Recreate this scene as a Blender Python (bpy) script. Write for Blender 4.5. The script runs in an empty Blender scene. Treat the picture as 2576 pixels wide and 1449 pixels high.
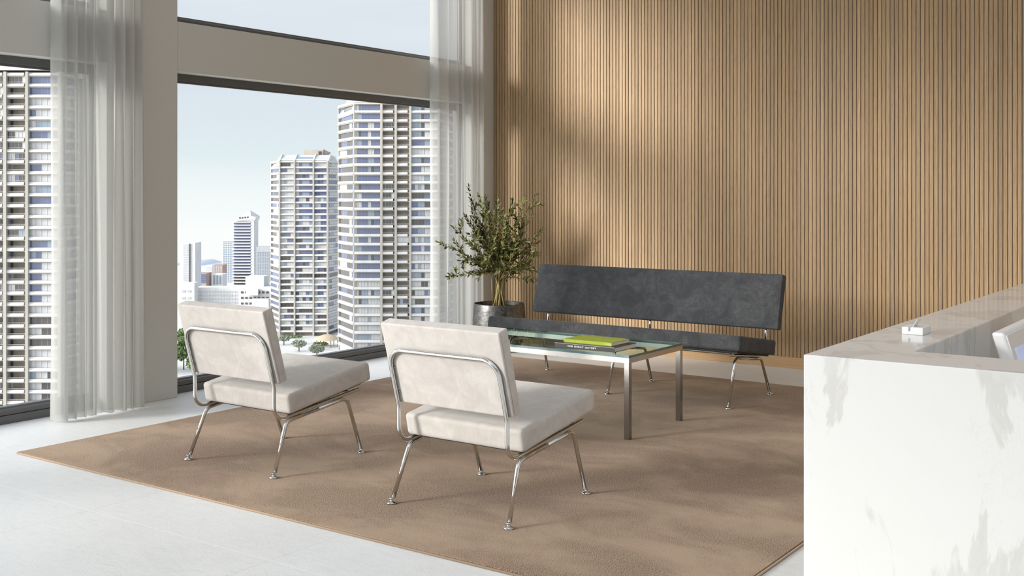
import bpy, bmesh, math, random
from mathutils import Vector, Matrix

# ------------------------------------------------------------------ camera, sky, sun, exposure
W_PX, H_PX = 2576.0, 1449.0
CX, HY, VA, VB, CAM_H = 1288.0, 488.0, -2620.0, 3265.0, 1.3
FPX = math.sqrt((CX - VA) * (VB - CX))
YAW = math.atan2(VB - CX, FPX)
scene = bpy.context.scene
COL = scene.collection

cam_d = bpy.data.cameras.new('camera')
cam = bpy.data.objects.new('camera', cam_d)
COL.objects.link(cam)
cam.location = (0, 0, CAM_H)
cam.rotation_euler = (math.pi / 2, 0, YAW)
cam_d.sensor_width = 36.0
cam_d.lens = 36.0 * FPX / W_PX
cam_d.shift_y = (HY - H_PX / 2) / W_PX
cam_d.clip_start = 0.05
cam_d.clip_end = 6000
scene.camera = cam

SKY_STRENGTH = 0.94
SUN_STRENGTH = 4.15
SUN_GLOW = 2.7            # broad brightening of the sky round the sun
SUN_TO = Vector((-0.53, -0.85, 0.285)).normalized()     # direction towards the sun
SUN_ANGLE = 16.0
EXPOSURE = 0.0

scene.view_settings.view_transform = 'Standard'
scene.view_settings.look = 'None'
scene.view_settings.exposure = EXPOSURE
scene.view_settings.gamma = 1.0
scene.view_settings.use_curve_mapping = False
scene.cycles.use_denoising = True
scene.cycles.max_bounces = 12
scene.cycles.diffuse_bounces = 6
scene.cycles.glossy_bounces = 5
scene.cycles.transmission_bounces = 6
scene.cycles.transparent_max_bounces = 24
scene.cycles.caustics_reflective = False
scene.cycles.caustics_refractive = False
scene.cycles.sample_clamp_indirect = 6.0


def srgb(r, g, b):
    def f(c):
        c /= 255.0
        return c / 12.92 if c <= 0.04045 else ((c + 0.055) / 1.055) ** 2.4
    return (f(r), f(g), f(b), 1.0)


world = bpy.data.worlds.new('daylight_sky')
scene.world = world
world.use_nodes = True
wn, wl = world.node_tree.nodes, world.node_tree.links
wn.clear()
w_out = wn.new('ShaderNodeOutputWorld')
w_bg = wn.new('ShaderNodeBackground')
w_bg.inputs['Strength'].default_value = SKY_STRENGTH
w_geo = wn.new('ShaderNodeTexCoord')
w_sep = wn.new('ShaderNodeSeparateXYZ')
w_map = wn.new('ShaderNodeMapRange')
w_map.inputs['From Min'].default_value = -0.10
w_map.inputs['From Max'].default_value = 0.40
w_ramp = wn.new('ShaderNodeValToRGB')
ce = w_ramp.color_ramp.elements
ce[0].position = 0.0
ce[0].color = (1.0, 1.02, 1.01, 1)
ce[1].position = 1.0
ce[1].color = (0.70, 0.82, 1.0, 1)
for pos, c in ((0.13, (1.03, 1.06, 1.05, 1)), (0.20, (0.94, 1.01, 1.01, 1)), (0.27, (0.80, 0.905, 0.94, 1)),
               (0.38, (0.745, 0.83, 0.905, 1)), (0.55, (0.77, 0.84, 0.91, 1))):
    e = w_ramp.color_ramp.elements.new(pos)
    e.color = c
# a few soft clouds low in the sky
w_noise = wn.new('ShaderNodeTexNoise')
w_noise.inputs['Scale'].default_value = 3.0
w_noise.inputs['Detail'].default_value = 4.0
w_vmap = wn.new('ShaderNodeMapping')
w_vmap.inputs['Scale'].default_value = (1, 1, 5)
w_cr = wn.new('ShaderNodeMapRange')
w_cr.inputs['From Min'].default_value = 0.5
w_cr.inputs['From Max'].default_value = 0.8
w_cr.inputs['To Max'].default_value = 0.4
w_mix = wn.new('ShaderNodeMix')
w_mix.data_type = 'RGBA'
w_mix.inputs['B'].default_value = (0.97, 1.0, 1.0, 1)
wl.new(w_geo.outputs['Generated'], w_sep.inputs[0])
wl.new(w_sep.outputs['Z'], w_map.inputs['Value'])
wl.new(w_map.outputs[0], w_ramp.inputs[0])
wl.new(w_geo.outputs['Generated'], w_vmap.inputs['Vector'])
wl.new(w_vmap.outputs[0], w_noise.inputs['Vector'])
wl.new(w_noise.outputs[0], w_cr.inputs['Value'])
wl.new(w_cr.outputs[0], w_mix.inputs['Factor'])
wl.new(w_ramp.outputs['Color'], w_mix.inputs['A'])
w_dot = wn.new('ShaderNodeVectorMath')
w_dot.operation = 'DOT_PRODUCT'
w_dot.inputs[1].default_value = SUN_TO
wl.new(w_geo.outputs['Generated'], w_dot.inputs[0])
w_clamp = wn.new('ShaderNodeMath')
w_clamp.operation = 'MAXIMUM'
w_clamp.inputs[1].default_value = 0.0
wl.new(w_dot.outputs['Value'], w_clamp.inputs[0])
w_pow = wn.new('ShaderNodeMath')
w_pow.operation = 'POWER'
w_pow.inputs[1].default_value = 2.0
wl.new(w_clamp.outputs[0], w_pow.inputs[0])
w_glow = wn.new('ShaderNodeMix')
w_glow.data_type = 'RGBA'
w_glow.blend_type = 'ADD'
w_glow.clamp_factor = False
w_glow.inputs['B'].default_value = (SUN_GLOW, SUN_GLOW * 0.985, SUN_GLOW * 0.96, 1)
wl.new(w_pow.outputs[0], w_glow.inputs['Factor'])
wl.new(w_mix.outputs['Result'], w_glow.inputs['A'])
wl.new(w_glow.outputs['Result'], w_bg.inputs['Color'])
wl.new(w_bg.outputs[0], w_out.inputs[0])

sun_d = bpy.data.lights.new('sun', 'SUN')
sun_d.energy = SUN_STRENGTH
sun_d.angle = math.radians(SUN_ANGLE)
sun_d.color = (1.0, 0.965, 0.905)
sun = bpy.data.objects.new('sun', sun_d)
COL.objects.link(sun)
sun.location = (-60, -90, 40)
sun.rotation_euler = (-SUN_TO).to_track_quat('-Z', 'Y').to_euler()

# ------------------------------------------------------------------ pixel -> world helpers (used to place what is far outside)
FWD = Vector((-math.sin(YAW), math.cos(YAW), 0))
RGT = Vector((math.cos(YAW), math.sin(YAW), 0))
rng = random.Random(7)


# ------------------------------------------------------------------ materials
def mat(name, base=(0.5, 0.5, 0.5), rough=0.5, metal=0.0, spec=0.5, sheen=0.0, coat=0.0, emit=None, emit_s=0.0):
    m = bpy.data.materials.new(name)
    m.use_nodes = True
    b = m.node_tree.nodes['Principled BSDF']
    b.inputs['Base Color'].default_value = (*base[:3], 1)
    b.inputs['Roughness'].default_value = rough
    b.inputs['Metallic'].default_value = metal
    b.inputs['Specular IOR Level'].default_value = spec
    b.inputs['Sheen Weight'].default_value = sheen
    b.inputs['Coat Weight'].default_value = coat
    if emit:
        b.inputs['Emission Color'].default_value = (*emit[:3], 1)
        b.inputs['Emission Strength'].default_value = emit_s
    return m


class NT:
    """small helper for building node trees"""
    def __init__(s, m):
        s.m = m
        s.n, s.l = m.node_tree.nodes, m.node_tree.links
        s.b = s.n.get('Principled BSDF')

    def new(s, t, **kw):
        x = s.n.new('ShaderNode' + t)
        for k, v in kw.items():
            setattr(x, k, v)
        return x

    def link(s, a, b):
        s.l.new(a, b)

    def coord(s, kind='Object'):
        return s.new('TexCoord').outputs[kind]

    def pos(s):
        return s.new('NewGeometry').outputs['Position']

    def mapping(s, src, scale=(1, 1, 1), loc=(0, 0, 0), rot=(0, 0, 0)):
        x = s.new('Mapping')
        x.inputs['Scale'].default_value = scale
        x.inputs['Location'].default_value = loc
        x.inputs['Rotation'].default_value = rot
        s.link(src, x.inputs['Vector'])
        return x.outputs[0]

    def noise(s, vec, scale, detail=3.0, rough=0.5, dist=0.0):
        x = s.new('TexNoise')
        x.inputs['Scale'].default_value = scale
        x.inputs['Detail'].default_value = detail
        x.inputs['Roughness'].default_value = rough
        x.inputs['Distortion'].default_value = dist
        s.link(vec, x.inputs['Vector'])
        return x.outputs[0]

    def rng(s, v, a, b, c=0.0, d=1.0, smooth=False):
        x = s.new('MapRange')
        if smooth:
            x.interpolation_type = 'SMOOTHSTEP'
        for k, val in (('From Min', a), ('From Max', b), ('To Min', c), ('To Max', d)):
            x.inputs[k].default_value = val
        s.link(v, x.inputs['Value'])
        return x.outputs[0]

    def math(s, op, a, b=None):
        x = s.new('Math', operation=op)
        for i, v in enumerate((a, b)):
            if v is None:
                continue
            if isinstance(v, (int, float)):
                x.inputs[i].default_value = v
            else:
                s.link(v, x.inputs[i])
        return x.outputs[0]

    def mix(s, f, a, b, mode='MIX'):
        x = s.new('Mix')
        x.data_type = 'RGBA'
        x.blend_type = mode
        for k, v in (('Factor', f), ('A', a), ('B', b)):
            sock = x.inputs[k] if k == 'Factor' else [q for q in x.inputs if q.name == k and q.type == 'RGBA'][0]
            if isinstance(v, (int, float)):
                sock.default_value = v
            elif isinstance(v, tuple):
                sock.default_value = (*v[:3], 1)
            else:
                s.link(v, sock)
        return [q for q in x.outputs if q.type == 'RGBA'][0]

    def bump(s, h, strength=0.3, dist=0.005):
        x = s.new('Bump')
        x.inputs['Strength'].default_value = strength
        x.inputs['Distance'].default_value = dist
        s.link(h, x.inputs['Height'])
        s.link(x.outputs[0], s.b.inputs['Normal'])

    def color(s, c):
        s.link(c, s.b.inputs['Base Color'])


M = {}


def make_materials():
    # painted plaster
    M['paint'] = mat('grey_paint', (0.60, 0.60, 0.565), 0.6, spec=0.3)
    M['white_paint'] = mat('white_paint', (0.86, 0.85, 0.82), 0.7, spec=0.3)
    M['brown_paint'] = mat('brown_panel', (0.80, 0.77, 0.72), 0.6, spec=0.3)
    M['ceiling'] = mat('ceiling_paint', (0.80, 0.79, 0.77), 0.8, spec=0.2)
    M['frame'] = mat('dark_frame', (0.10, 0.102, 0.102), 0.34, spec=0.6)
    M['frame_lip'] = mat('grey_gasket', (0.10, 0.105, 0.10), 0.3, spec=0.6)

    # window glass: thin clear pane
    m = bpy.data.materials.new('window_glass')
    m.use_nodes = True
    t = NT(m)
    t.n.remove(t.b)
    out = t.n['Material Output']
    tr = t.new('BsdfTransparent')
    tr.inputs['Color'].default_value = (0.985, 0.995, 0.99, 1)
    gl = t.new('BsdfGlossy')
    gl.inputs['Roughness'].default_value = 0.0
    fr = t.new('Fresnel')
    fr.inputs['IOR'].default_value = 1.3
    mx = t.new('MixShader')
    t.link(t.math('MULTIPLY', fr.outputs[0], 0.6), mx.inputs[0])
    t.link(tr.outputs[0], mx.inputs[1])
    t.link(gl.outputs[0], mx.inputs[2])
    t.link(mx.outputs[0], out.inputs['Surface'])
    M['glass'] = m

    # tinted table glass
    m = bpy.data.materials.new('table_glass')
    m.use_nodes = True
    t = NT(m)
    t.n.remove(t.b)
    out = t.n['Material Output']
    tr = t.new('BsdfTransparent')
    tr.inputs['Color'].default_value = (0.62, 0.80, 0.72, 1)
    gl = t.new('BsdfGlossy')
    gl.inputs['Roughness'].default_value = 0.0
    fr = t.new('Fresnel')
    fr.inputs['IOR'].default_value = 1.5
    mx = t.new('MixShader')
    t.link(t.math('MULTIPLY', fr.outputs[0], 0.62), mx.inputs[0])
    t.link(tr.outputs[0], mx.inputs[1])
    t.link(gl.outputs[0], mx.inputs[2])
    t.link(mx.outputs[0], out.inputs['Surface'])
    M['table_glass'] = m
    M['glass_edge'] = mat('glass_edge', (0.004, 0.085, 0.095), 0.08, spec=0.7)

    # sheer curtain cloth
    m = bpy.data.materials.new('sheer_cloth')
    m.use_nodes = True
    t = NT(m)
    t.n.remove(t.b)
    out = t.n['Material Output']
    p = t.coord('Object')
    weave = t.noise(t.mapping(p, (1, 1, 0.35)), 420, 2, 0.6)
    c = t.mix(t.rng(weave, 0.3, 0.7), (0.57, 0.57, 0.55), (0.63, 0.63, 0.61))
    df = t.new('BsdfDiffuse')
    tl = t.new('BsdfTranslucent')
    t.link(c, df.inputs['Color'])
    t.link(c, tl.inputs['Color'])
    m1 = t.new('MixShader')
    m1.inputs[0].default_value = 0.42
    t.link(df.outputs[0], m1.inputs[1])
    t.link(tl.outputs[0], m1.inputs[2])
    tr = t.new('BsdfTransparent')
    m2 = t.new('MixShader')
    lw = t.new('LayerWeight')
    lw.inputs['Blend'].default_value = 0.5
    # the open weave closes as the cloth turns edge-on
    t.link(t.rng(lw.outputs['Facing'], 0.0, 0.85, 0.25, 0.03), m2.inputs[0])
    t.link(m1.outputs[0], m2.inputs[1])
    t.link(tr.outputs[0], m2.inputs[2])
    t.link(m2.outputs[0], out.inputs['Surface'])
    M['sheer'] = m

    # floor: pale stone tiles with speckle and hairline joints
    m = mat('pale_stone_tiles', (0.78, 0.78, 0.76), 0.42, spec=0.35)
    t = NT(m)
    p = t.pos()
    big = t.noise(t.mapping(p, (0.9, 0.9, 1)), 1.6, 5, 0.6)
    strk = t.noise(t.mapping(p, (3.0, 14.0, 1), rot=(0, 0, 0.25)), 3.0, 5, 0.7)
    fine = t.noise(t.mapping(p, (1, 1.6, 1)), 170, 2, 0.7)
    c = t.mix(t.rng(big, 0.3, 0.7), (0.745, 0.755, 0.75), (0.835, 0.845, 0.84))
    c = t.mix(t.rng(strk, 0.50, 0.72, 0, 0.45), c, (0.64, 0.65, 0.645))
    c = t.mix(t.rng(fine, 0.54, 0.75, 0, 0.7), c, (0.46, 0.465, 0.46))
    sx = t.new('SeparateXYZ')
    t.link(p, sx.inputs[0])
    dx = t.math('PINGPONG', t.math('ADD', sx.outputs['X'], 4.08 + 1.085 * 10), 1.085 / 2)
    dy = t.math('PINGPONG', t.math('ADD', sx.outputs['Y'], -2.715 + 1.07 * 20), 1.07 / 2)
    jx = t.math('LESS_THAN', dx, 0.0011)
    jy = t.math('LESS_THAN', dy, 0.0016)
    c = t.mix(t.math('MULTIPLY', jx, 0.6), c, (0.42, 0.42, 0.41))
    c = t.mix(t.math('MULTIPLY', jy, 0.9), c, (0.93, 0.93, 0.92))
    t.color(c)
    t.bump(fine, 0.12, 0.002)
    M['floor'] = m

    # slatted oak
    m = mat('oak_slats', (0.4, 0.27, 0.15), 0.5, spec=0.3)
    t = NT(m)
    p = t.pos()
    sx = t.new('SeparateXYZ')
    t.link(p, sx.inputs[0])
    idx = t.math('FLOOR', t.math('DIVIDE', t.math('ADD', sx.outputs['X'], 60.0), SLAT))
    wnz = t.new('TexWhiteNoise')
    wnz.noise_dimensions = '1D'
    t.link(idx, wnz.inputs['W'])
    cmb = t.new('CombineXYZ')
    t.link(t.math('MULTIPLY', wnz.outputs['Value'], 31.0), cmb.inputs['X'])
    t.link(t.math('MULTIPLY', wnz.outputs['Value'], 57.0), cmb.inputs['Z'])
    va = t.new('VectorMath', operation='ADD')
    t.link(p, va.inputs[0])
    t.link(cmb.outputs[0], va.inputs[1])
    g1 = t.noise(t.mapping(va.outputs[0], (70, 70, 1.6)), 2.2, 4, 0.6, 1.2)
    g2 = t.noise(t.mapping(va.outputs[0], (180, 180, 6)), 2.0, 3, 0.7)
    wave = t.new('TexWave')
    wave.bands_direction = 'X'
    wave.inputs['Scale'].default_value = 1.0
    wave.inputs['Distortion'].default_value = 9.0
    wave.inputs['Detail'].default_value = 2.0
    wave.inputs['Detail Scale'].default_value = 0.6
    t.link(t.mapping(va.outputs[0], (52, 52, 3.2)), wave.inputs['Vector'])
    c = t.mix(t.rng(g1, 0.3, 0.7), (0.440, 0.298, 0.165), (0.590, 0.430, 0.262))
    c = t.mix(t.rng(wave.outputs['Fac'], 0.40, 0.72, 0, 0.85), c, (0.280, 0.175, 0.085))
    c = t.mix(t.rng(g2, 0.5, 0.75, 0, 0.5), c, (0.20, 0.115, 0.055))
    tone = t.rng(wnz.outputs['Value'], 0, 1, 0.88, 1.12)
    hs = t.new('HueSaturation')
    t.link(tone, hs.inputs['Value'])
    t.link(c, hs.inputs['Color'])
    t.color(hs.outputs[0])
    t.bump(g2, 0.15, 0.002)
    M['oak'] = m
    M['slat_gap'] = mat('slat_backing', (0.27, 0.225, 0.185), 0.8, spec=0.2)

    # baseboard oak, grain running along X
    m = mat('oak_board', (0.5, 0.33, 0.18), 0.45, spec=0.3)
    t = NT(m)
    p = t.pos()
    g1 = t.noise(t.mapping(p, (1.5, 60, 60)), 2.0, 4, 0.6, 0.5)
    g2 = t.noise(t.mapping(p, (5, 220, 220)), 2.0, 3, 0.6)
    c = t.mix(t.rng(g1, 0.3, 0.7), (0.46, 0.285, 0.140), (0.58, 0.385, 0.21))
    c = t.mix(t.rng(g2, 0.5, 0.8, 0, 0.4), c, (0.36, 0.21, 0.10))
    t.color(c)
    M['oak_board'] = m

    # cream velvet
    m = mat('cream_velvet', (0.6, 0.56, 0.51), 0.85, spec=0.15, sheen=0.35)
    t = NT(m)
    p = t.coord('Object')
    n1 = t.noise(p, 9, 5, 0.62, 1.5)
    n2 = t.noise(t.mapping(p, (1, 1, 0.4)), 90, 3, 0.6)
    c = t.mix(t.rng(n1, 0.32, 0.68), (0.50, 0.467, 0.436), (0.61, 0.577, 0.545))
    c = t.mix(t.rng(n2, 0.35, 0.75, 0, 0.22), c, (0.44, 0.40, 0.36))
    t.color(c)
    t.bump(t.noise(p, 420, 2, 0.6), 0.25, 0.002)
    M['cream'] = m
    M['cream_seam'] = mat('cream_seam', (0.34, 0.31, 0.28), 0.9, spec=0.1)

    # charcoal velvet with crushed marks
    m = mat('charcoal_velvet', (0.03, 0.032, 0.035), 0.75, spec=0.2, sheen=0.12)
    t = NT(m)
    p = t.coord('Object')
    n1 = t.noise(p, 6.5, 9, 0.72, 0.7)
    n2 = t.noise(t.mapping(p, (1, 1, 1.6)), 34, 6, 0.72, 0.6)
    f = t.math('MULTIPLY', t.rng(n1, 0.4, 0.62), t.rng(n2, 0.36, 0.62, 0.25, 1.0))
    c = t.mix(f, (0.040, 0.043, 0.048), (0.088, 0.090, 0.093))
    t.color(c)
    t.bump(t.noise(p, 380, 2, 0.6), 0.2, 0.002)
    M['charcoal'] = m
    M['black_board'] = mat('black_board', (0.012, 0.012, 0.012), 0.6)

    M['chrome'] = mat('chrome', (0.66, 0.658, 0.65), 0.08, metal=1.0)
    M['steel'] = mat('brushed_steel', (0.34, 0.332, 0.322), 0.15, metal=1.0)

    # rug
    m = mat('brown_loop_rug', (0.3, 0.2, 0.13), 0.95, spec=0.1, sheen=0.1)
    t = NT(m)
    p = t.pos()
    n_b = t.noise(t.mapping(p, (1.0, 1.35, 1), rot=(0, 0, 0.5)), 1.7, 4, 0.58, 0.5)
    n_c = t.noise(t.mapping(p, (1.0, 1.3, 1), loc=(7, 3, 0)), 1.9, 3, 0.55, 0.4)
    pile = t.noise(t.mapping(p, (1.0, 1.35, 1), rot=(0, 0, 0.6)), 235, 1, 0.6, 0.3)
    pit = t.rng(pile, 0.42, 0.57, smooth=True)
    worn = t.rng(n_b, 0.36, 0.60, 0.22, 1.0, True)
    red = t.rng(n_c, 0.5, 0.72, 0, 0.75, True)
    base = t.mix(red, (0.440, 0.320, 0.220), (0.415, 0.285, 0.205))
    dark = t.mix(red, (0.150, 0.092, 0.052), (0.145, 0.076, 0.052))
    c = t.mix(t.math('MULTIPLY', pit, worn), base, dark)
    t.color(c)
    t.bump(pile, 0.55, 0.004)
    M['rug'] = m
    M['rug_edge'] = mat('rug_edge_binding', (0.34, 0.255, 0.185), 0.9, spec=0.1)

    # marble
    m = mat('white_marble', (0.86, 0.86, 0.84), 0.10, spec=0.24)
    t = NT(m)
    p = t.mapping(t.pos(), (1.15, 1.15, 0.42), loc=(3.3, 1.7, 0.4), rot=(0.0, 0.22, 0.3))
    n1 = t.noise(p, 4.2, 6, 0.6, 0.7)
    cloud = t.rng(n1, 0.525, 0.56, 0, 1, True)
    n3 = t.noise(t.mapping(p, loc=(3, 8, 2)), 22, 4, 0.7, 1.0)
    cloud = t.math('MULTIPLY', cloud, t.rng(n3, 0.35, 0.6, 0.55, 1.0))
    n2 = t.noise(t.mapping(p, loc=(9, 5, 3)), 3.4, 6, 0.68, 1.3)
    v2 = t.rng(t.math('ABSOLUTE', t.math('SUBTRACT', n2, 0.5)), 0.0, 0.009, 1, 0, True)
    part = t.rng(t.noise(t.mapping(p, loc=(2, 2, 7)), 2.2, 3), 0.5, 0.64)
    c = t.mix(t.math("MULTIPLY", cloud, 0.50), (0.735, 0.73, 0.71), (0.50, 0.485, 0.455))
    c = t.mix(t.math('MULTIPLY', t.math('MULTIPLY', v2, 0.32), part), c, (0.50, 0.48, 0.45))
    t.color(c)
    M['marble'] = m

    # plant
    m = mat('olive_leaf', (0.06, 0.08, 0.025), 0.45, spec=0.3)
    t = NT(m)
    at = t.new('Attribute', attribute_name='leaf_tone')
    at.attribute_type = 'GEOMETRY'
    c = t.mix(at.outputs['Fac'], (0.028, 0.042, 0.010), (0.150, 0.165, 0.045))
    geo = t.new('NewGeometry')
    c = t.mix(geo.outputs['Backfacing'], c, (0.20, 0.21, 0.075))
    t.color(c)
    M['leaf'] = m
    M['stem'] = mat('olive_stem', (0.36, 0.29, 0.12), 0.6)
    M['olive'] = mat('black_olive', (0.012, 0.010, 0.016), 0.25)
    M['soil'] = mat('dark_soil', (0.055, 0.033, 0.022), 0.95, spec=0.1)
    t = NT(M['soil'])
    t.color(t.mix(t.noise(t.coord(), 60, 3), (0.02, 0.012, 0.008), (0.12, 0.07, 0.045)))
    m = mat('hammered_dark_metal', (0.10, 0.098, 0.096), 0.34, metal=0.85)
    t = NT(m)
    p = t.coord('Object')
    n1 = t.noise(t.mapping(p, (1, 1, 1.5)), 26, 6, 0.7, 1.0)
    n2 = t.noise(p, 70, 4, 0.7)
    t.color(t.mix(t.rng(n1, 0.35, 0.68), (0.060, 0.058, 0.057), (0.22, 0.215, 0.21)))
    t.link(t.rng(n2, 0.3, 0.7, 0.28, 0.46), t.b.inputs['Roughness'])
    t.bump(n2, 0.2, 0.003)
    M['pot'] = m

    # books, desk things
    M['book_black'] = mat('black_book_cover', (0.022, 0.021, 0.021), 0.4)
    t = NT(M['book_black'])
    t.color(t.mix(t.noise(t.mapping(t.coord(), (1, 1, 90)), 3, 3), (0.012, 0.012, 0.012), (0.045, 0.043, 0.042)))
    M['book_green'] = mat('lime_book_cover', (0.37, 0.47, 0.03), 0.35)
    M['page'] = mat('page_block', (0.86, 0.85, 0.83), 0.8)
    M['ink_white'] = mat('white_lettering', (0.88, 0.88, 0.86), 0.5)
    M['ink_pale'] = mat('pale_green_lettering', (0.72, 0.78, 0.38), 0.5)
    M['ink_faint'] = mat('faint_green_lettering', (0.46, 0.54, 0.12), 0.5)
    M['white_plastic'] = mat('white_plastic', (0.80, 0.80, 0.78), 0.35)
    M['aluminium'] = mat('pale_aluminium', (0.86, 0.855, 0.84), 0.32, metal=0.0)
    M['bezel'] = mat('glossy_white_bezel', (0.84, 0.83, 0.81), 0.2, spec=0.35)
    m = mat('lit_screen', (0.02, 0.02, 0.03), 0.1)
    t = NT(m)
    g = t.coord('Generated')
    sp = t.new('SeparateXYZ')
    t.link(g, sp.inputs[0])
    n = t.noise(t.mapping(g, (1, 1, 1)), 2.2, 2)
    c = t.mix(t.rng(n, 0.35, 0.65), (0.42, 0.45, 0.70), (0.40, 0.72, 0.92))
    t.link(c, t.b.inputs['Emission Color'])
    t.b.inputs['Emission Strength'].default_value = 0.75
    M['screen'] = m

    # city
    def concrete(name, c0, c1):
        m = mat(name, c0, 0.8, spec=0.2)
        t = NT(m)
        t.color(t.mix(t.rng(t.noise(t.mapping(t.coord(), (1, 1, 0.3)), 0.35, 4, 0.6), 0.35, 0.65), c0, c1))
        return m
    M['tower_wall'] = concrete('tower_beige_concrete', (0.40, 0.375, 0.33), (0.47, 0.44, 0.39))
    M['tower_band'] = concrete('tower_white_concrete', (0.58, 0.575, 0.55), (0.65, 0.645, 0.62))
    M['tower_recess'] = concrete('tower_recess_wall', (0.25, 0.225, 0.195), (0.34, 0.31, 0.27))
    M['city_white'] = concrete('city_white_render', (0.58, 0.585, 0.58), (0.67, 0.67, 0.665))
    M['city_grey'] = concrete('city_grey_render', (0.40, 0.41, 0.41), (0.47, 0.47, 0.47))
    M['city_brown'] = concrete('city_brown_render', (0.36, 0.27, 0.24), (0.44, 0.34, 0.30))
    M['rail'] = mat('rail_metal', (0.62, 0.60, 0.56), 0.5)
    M['mullion'] = mat('window_mullion', (0.30, 0.29, 0.28), 0.5)
    M['pane_blue'] = mat('blue_reflecting_pane', (0.125, 0.15, 0.255), 0.08, spec=0.6)
    M['pane_sky'] = mat('sky_blue_pane', (0.25, 0.31, 0.38), 0.08, spec=0.6)
    M['pane_light'] = mat('curtained_pane', (0.45, 0.46, 0.47), 0.2, spec=0.5)
    t = NT(M['pane_light'])
    t.color(t.mix(t.rng(t.noise(t.mapping(t.coord(), (14, 14, 0.2)), 1.0, 2), 0.4, 0.6), (0.42, 0.43, 0.44), (0.60, 0.60, 0.60)))
    M['pane_dark'] = mat('dark_pane', (0.09, 0.085, 0.085), 0.1, spec=0.5)
    M['plaza'] = concrete('pale_plaza_paving', (0.60, 0.59, 0.565), (0.70, 0.69, 0.665))
    M['far_ground'] = concrete('far_city_ground', (0.70, 0.72, 0.71), (0.84, 0.85, 0.84))
    M['hill'] = mat('haze_tinted_hill', (0.40, 0.46, 0.52), 1.0, spec=0.0)  # distance haze put into the base colour as a pale blue-grey
    M['canopy'] = mat('tree_leaves', (0.16, 0.24, 0.075), 0.7)
    t = NT(M['canopy'])
    t.color(t.mix(t.noise(t.coord(), 0.9, 4), (0.05, 0.10, 0.03), (0.30, 0.40, 0.16)))
    M['grey_canopy'] = mat('grey_tree_leaves', (0.34, 0.37, 0.28), 0.8)
    M['bark'] = mat('tree_bark', (0.22, 0.16, 0.10), 0.9)
    M['thatch'] = mat('thatch', (0.52, 0.42, 0.29), 0.9)


SLAT = 0.0300
make_materials()


# ------------------------------------------------------------------ mesh helpers
def link(o, parent=None):
    COL.objects.link(o)
    if parent:
        o.parent = parent
    return o


def obj(name, bm, mats, parent=None, smooth=False, bevel=None, wn=False):
    me = bpy.data.meshes.new(name)
    bm.to_mesh(me)
    bm.free()
    for m in (mats if isinstance(mats, (list, tuple)) else [mats]):
        me.materials.append(m)
    if smooth:
        me.polygons.foreach_set('use_smooth', [True] * len(me.polygons))
    o = bpy.data.objects.new(name, me)
    link(o, parent)
    if bevel:
        b = o.modifiers.new('edge', 'BEVEL')
        b.width = bevel[0]
        b.segments = bevel[1]
        b.limit_method = 'ANGLE'
        b.harden_normals = True
        me.polygons.foreach_set('use_smooth', [True] * len(me.polygons))
    if wn:
        o.modifiers.new('normals', 'WEIGHTED_NORMAL').keep_sharp = True
    return o


def share(name, src, parent=None):
    o = src.copy()
    o.name = name
    o.parent = parent
    COL.objects.link(o)
    return o


def empty(name, loc=(0, 0, 0), rz=0.0, parent=None):
    o = bpy.data.objects.new(name, None)
    o.empty_display_size = 0.1
    o.location = loc
    o.rotation_euler = (0, 0, rz)
    return link(o, parent)


def tag(o, label=None, cat=None, group=None, kind=None):
    if label:
        o['label'] = label
    if cat:
        o['category'] = cat
    if group:
        o['group'] = group
    if kind:
        o['kind'] = kind
    return o


def copy_tree(o, parent=None):
    c = o.copy()
    COL.objects.link(c)
    c.parent = parent
    for ch in list(o.children):
        copy_tree(ch, c)
    return c


def bx(bm, x0, x1, y0, y1, z0, z1, mi=0):
    vs = [bm.verts.new(p) for p in ((x0, y0, z0), (x1, y0, z0), (x1, y1, z0), (x0, y1, z0),
                                    (x0, y0, z1), (x1, y0, z1), (x1, y1, z1), (x0, y1, z1))]
    for f in ((0, 3, 2, 1), (4, 5, 6, 7), (0, 1, 5, 4), (1, 2, 6, 5), (2, 3, 7, 6), (3, 0, 4, 7)):
        fc = bm.faces.new([vs[i] for i in f])
        fc.material_index = mi
    return vs


def hexa(bm, pts, mi=0):
    """8 points: bottom loop (4), top loop (4)"""
    vs = [bm.verts.new(p) for p in pts]
    for f in ((0, 3, 2, 1), (4, 5, 6, 7), (0, 1, 5, 4), (1, 2, 6, 5), (2, 3, 7, 6), (3, 0, 4, 7)):
        bm.faces.new([vs[i] for i in f]).material_index = mi


def extrude_profile(bm, pts, axis, a, b, mi=0):
    """closed 2D profile extruded along an axis; profile coords are the other two axes in order"""
    def P(u, v, t):
        return {'x': (t, u, v), 'y': (u, t, v), 'z': (u, v, t)}[axis]
    A = [bm.verts.new(P(u, v, a)) for u, v in pts]
    B = [bm.verts.new(P(u, v, b)) for u, v in pts]
    n = len(pts)
    for i in range(n):
        bm.faces.new((A[i], A[(i + 1) % n], B[(i + 1) % n], B[i])).material_index = mi
    bm.faces.new(A[::-1]).material_index = mi
    bm.faces.new(B).material_index = mi
    bmesh.ops.recalc_face_normals(bm, faces=bm.faces)


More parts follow.
